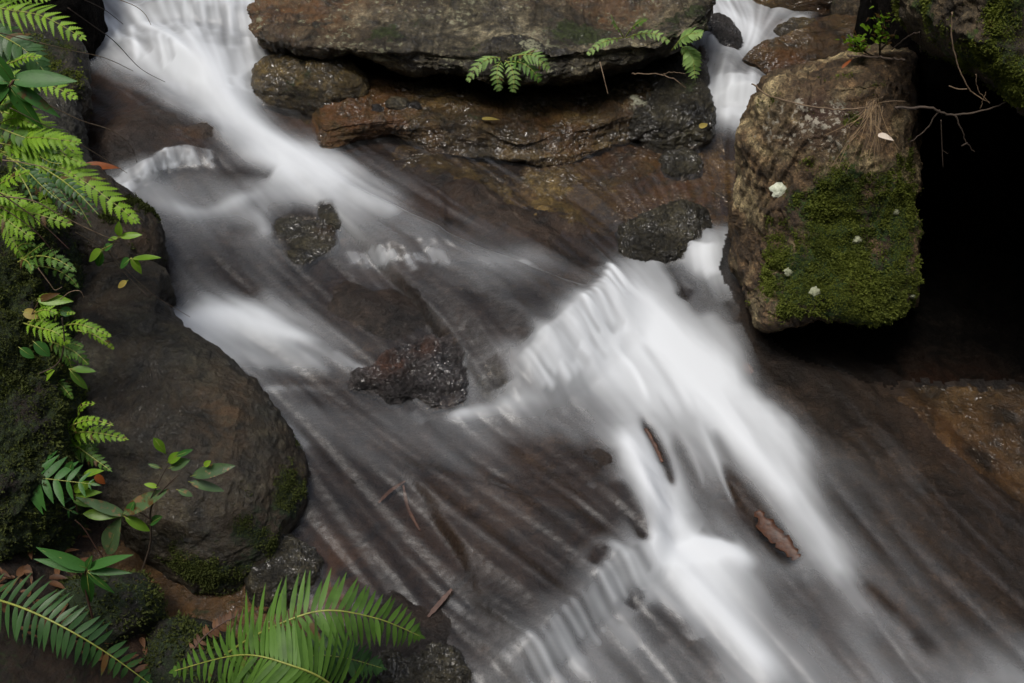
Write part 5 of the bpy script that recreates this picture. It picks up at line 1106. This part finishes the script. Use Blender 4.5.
def dead_leaf(label, b, t, W, mat, cat='leaf', name='fallen_leaf', curl=.3, group=None, shp='lance', n=(0, -.4, .9), droop=.15):
    g = Geo(); b, t = np.array(b), np.array(t); L = np.linalg.norm(t - b); leaflet(g, b, t - b, np.array(n), L, W * L, .6, 9, curl, droop, shp); o = g.build(name, mat); tag(o, label, cat, group); return o
dead_leaf('bleached white curled leaf caught on the straw of the mossy boulder', Q(878, 136, 2.5), Q(895, 139, 2.5), .45, M['white'], curl=.5)
dead_leaf('reddish leaf lying at the stream edge under the bright fern tip', on_water(95, 216) + (0, 0, .16), on_water(130, 214) + (0, 0, .16), .3, M['dead_orange'])
dead_leaf('tan leaf lying on the wet ledge below the pale fern', P(482, 119, .092), P(500, 118, .092), .25, M['dead_yellow'])
dead_leaf('small yellow leaf on the dark rock left of the chute', P(700, 128, .10), P(708, 122, .10), .5, M['dead_yellow'])
dead_leaf('orange leaf stuck in the soil beside the yellow-green seedling', Q(95, 476, 1.85), Q(106, 484, 1.85), .6, M['dead_orange'])
dead_leaf('narrow orange leaf in the crack beside the slanting brown rock', Q(842, 68, 2.86), Q(852, 58, 2.88), .22, M['dead_orange'])
dead_leaf('tiny red leaf lying bare on the large dark boulder', P(111, 339, .20), P(120, 339, .20), .3, M['dead_orange'])
for k, (a, b, c_, d_, lb_) in enumerate([(5, 565, 30, 582, 'large crumpled brown leaf at the left edge above the dull frond'), (14, 585, 32, 600, 'folded pale brown leaf under the crumpled one'), (56, 597, 76, 586, 'dark curled leaf beside the rosette stem'), (20, 660, 45, 668, 'brown leaf on the soil among the round leaved seedlings')]):
    dead_leaf(lb_, Q(a, b, 1.72), Q(c_, d_, 1.70), .6, M['dead'], curl=.6)
# bark caught in the cascade
def bark(label, pts, width, mat=None, cat='bark', name='bark_strip', lift=.02, jag=.25, seed=3):
    rg = random.Random(seed); g = Geo(); c = catmull(np.array([on_water(a, b) + np.array([0, 0, lift]) for a, b in pts]), 22); T = np.gradient(c, axis=0); rows = []; wl = []
    for i, (p, t) in enumerate(zip(c, T)):
        t = unit(t); n = unit(VIEWUP - t * np.dot(VIEWUP, t)); s = np.cross(t, n); u = i / 21; w = width * (math.sin(math.pi * (u * .8 + .12)) ** .6) * (1 + jag * rg.uniform(-1, 1)) / 2
        rows.append([p + s * w + n * w * .18, p + s * w * .5 - n * w * .05, p + n * w * rg.uniform(-.1, .1), p - s * w * .5 - n * w * .1, p - s * w + n * w * .1])
        
    top = rows; bot = [[q_ - np.array(VIEWUP) * .004 for q_ in r[::-1]] for r in rows]
    g.quadstrip([a + b + [a[0]] for a, b in zip(top, bot)], .5)
    k = 11; g.f.append(tuple(range(10))); g.f.append(tuple((21 * k + j) for j in range(10))[::-1])
    o = g.build(name, mat or M['bark']); tag(o, label, cat); return o
bark('piece of red-brown bark jammed in the white cascade at lower right', [(757, 512), (768, 530), (784, 545), (797, 560)], .036, lift=.004, jag=.5)
bark('thin reddish bark sliver under the white water at the top of the lower cascade', [(645, 430), (654, 447), (662, 464)], .013, lift=.006, seed=5)
bark('slim brown twig end stranded in the middle of the dark water', [(428, 620), (440, 606), (452, 592)], .010, M['stem'], 'twig', 'stranded_twig', .01)
bark('crooked orange-brown twig drowned on the stream bed, left of centre', [(378, 500), (390, 488), (405, 478)], .008, M['bark'], 'twig', 'drowned_twig', -.010)
bark('second drowned twig leaning down from the crooked one', [(403, 482), (408, 505), (420, 528)], .008, M['bark'], 'twig', 'drowned_twig', -.010)
bark('small brown leaf in the dark water just below the mossy boulder', [(742, 364), (747, 367), (752, 372)], .026, M['bark'], 'leaf', 'drowned_leaf', -.004)
stick('dead_twig', 'bare forked twig hanging from the shelf beside the trickle', 'twig', [Q(600, 62, 3.4), Q(604, 78, 3.36), Q(608, 94, 3.34)], .002, .001, M['twig'], 0, (), GT)
stick('dead_twig', 'thin pale root lying across the dark rock left of the chute', 'twig', [Q(632, 74, 3.32), Q(655, 74, 3.25), Q(672, 78, 3.2), Q(686, 88, 3.2)], .002, .001, M['twig'], .001, ([Q(660, 75, 3.25), Q(672, 72, 3.22), Q(686, 74, 3.2)],), GT)
# loose litter on the bottom-left soil
g = Geo(); rgn = random.Random(2)
for k in range(260):
    px, py = rgn.uniform(-60, 150), rgn.uniform(520, 700)
    if px > 95 and py < 640: continue
    p = P(px, py, 0); p[2] = float(bed_z(np.array([[p[0]]]), np.array([[p[1]]]))[0, 0]) + rgn.uniform(.004, .02)
    an = rgn.uniform(0, 6.28); L = rgn.uniform(.012, .04)
    leaflet(g, p, (math.cos(an), math.sin(an), rgn.uniform(-.3, .3)), np.array((rgn.uniform(-.5, .5), rgn.uniform(-.5, .3), 1)), L, L * rgn.uniform(.2, .5), rgn.random(), 5, .4, .2, 'lance')
o = g.build('leaf_litter', M['dead']); tag(o, 'brown leaf litter scattered over the dark soil', 'leaf litter', kind='stuff')
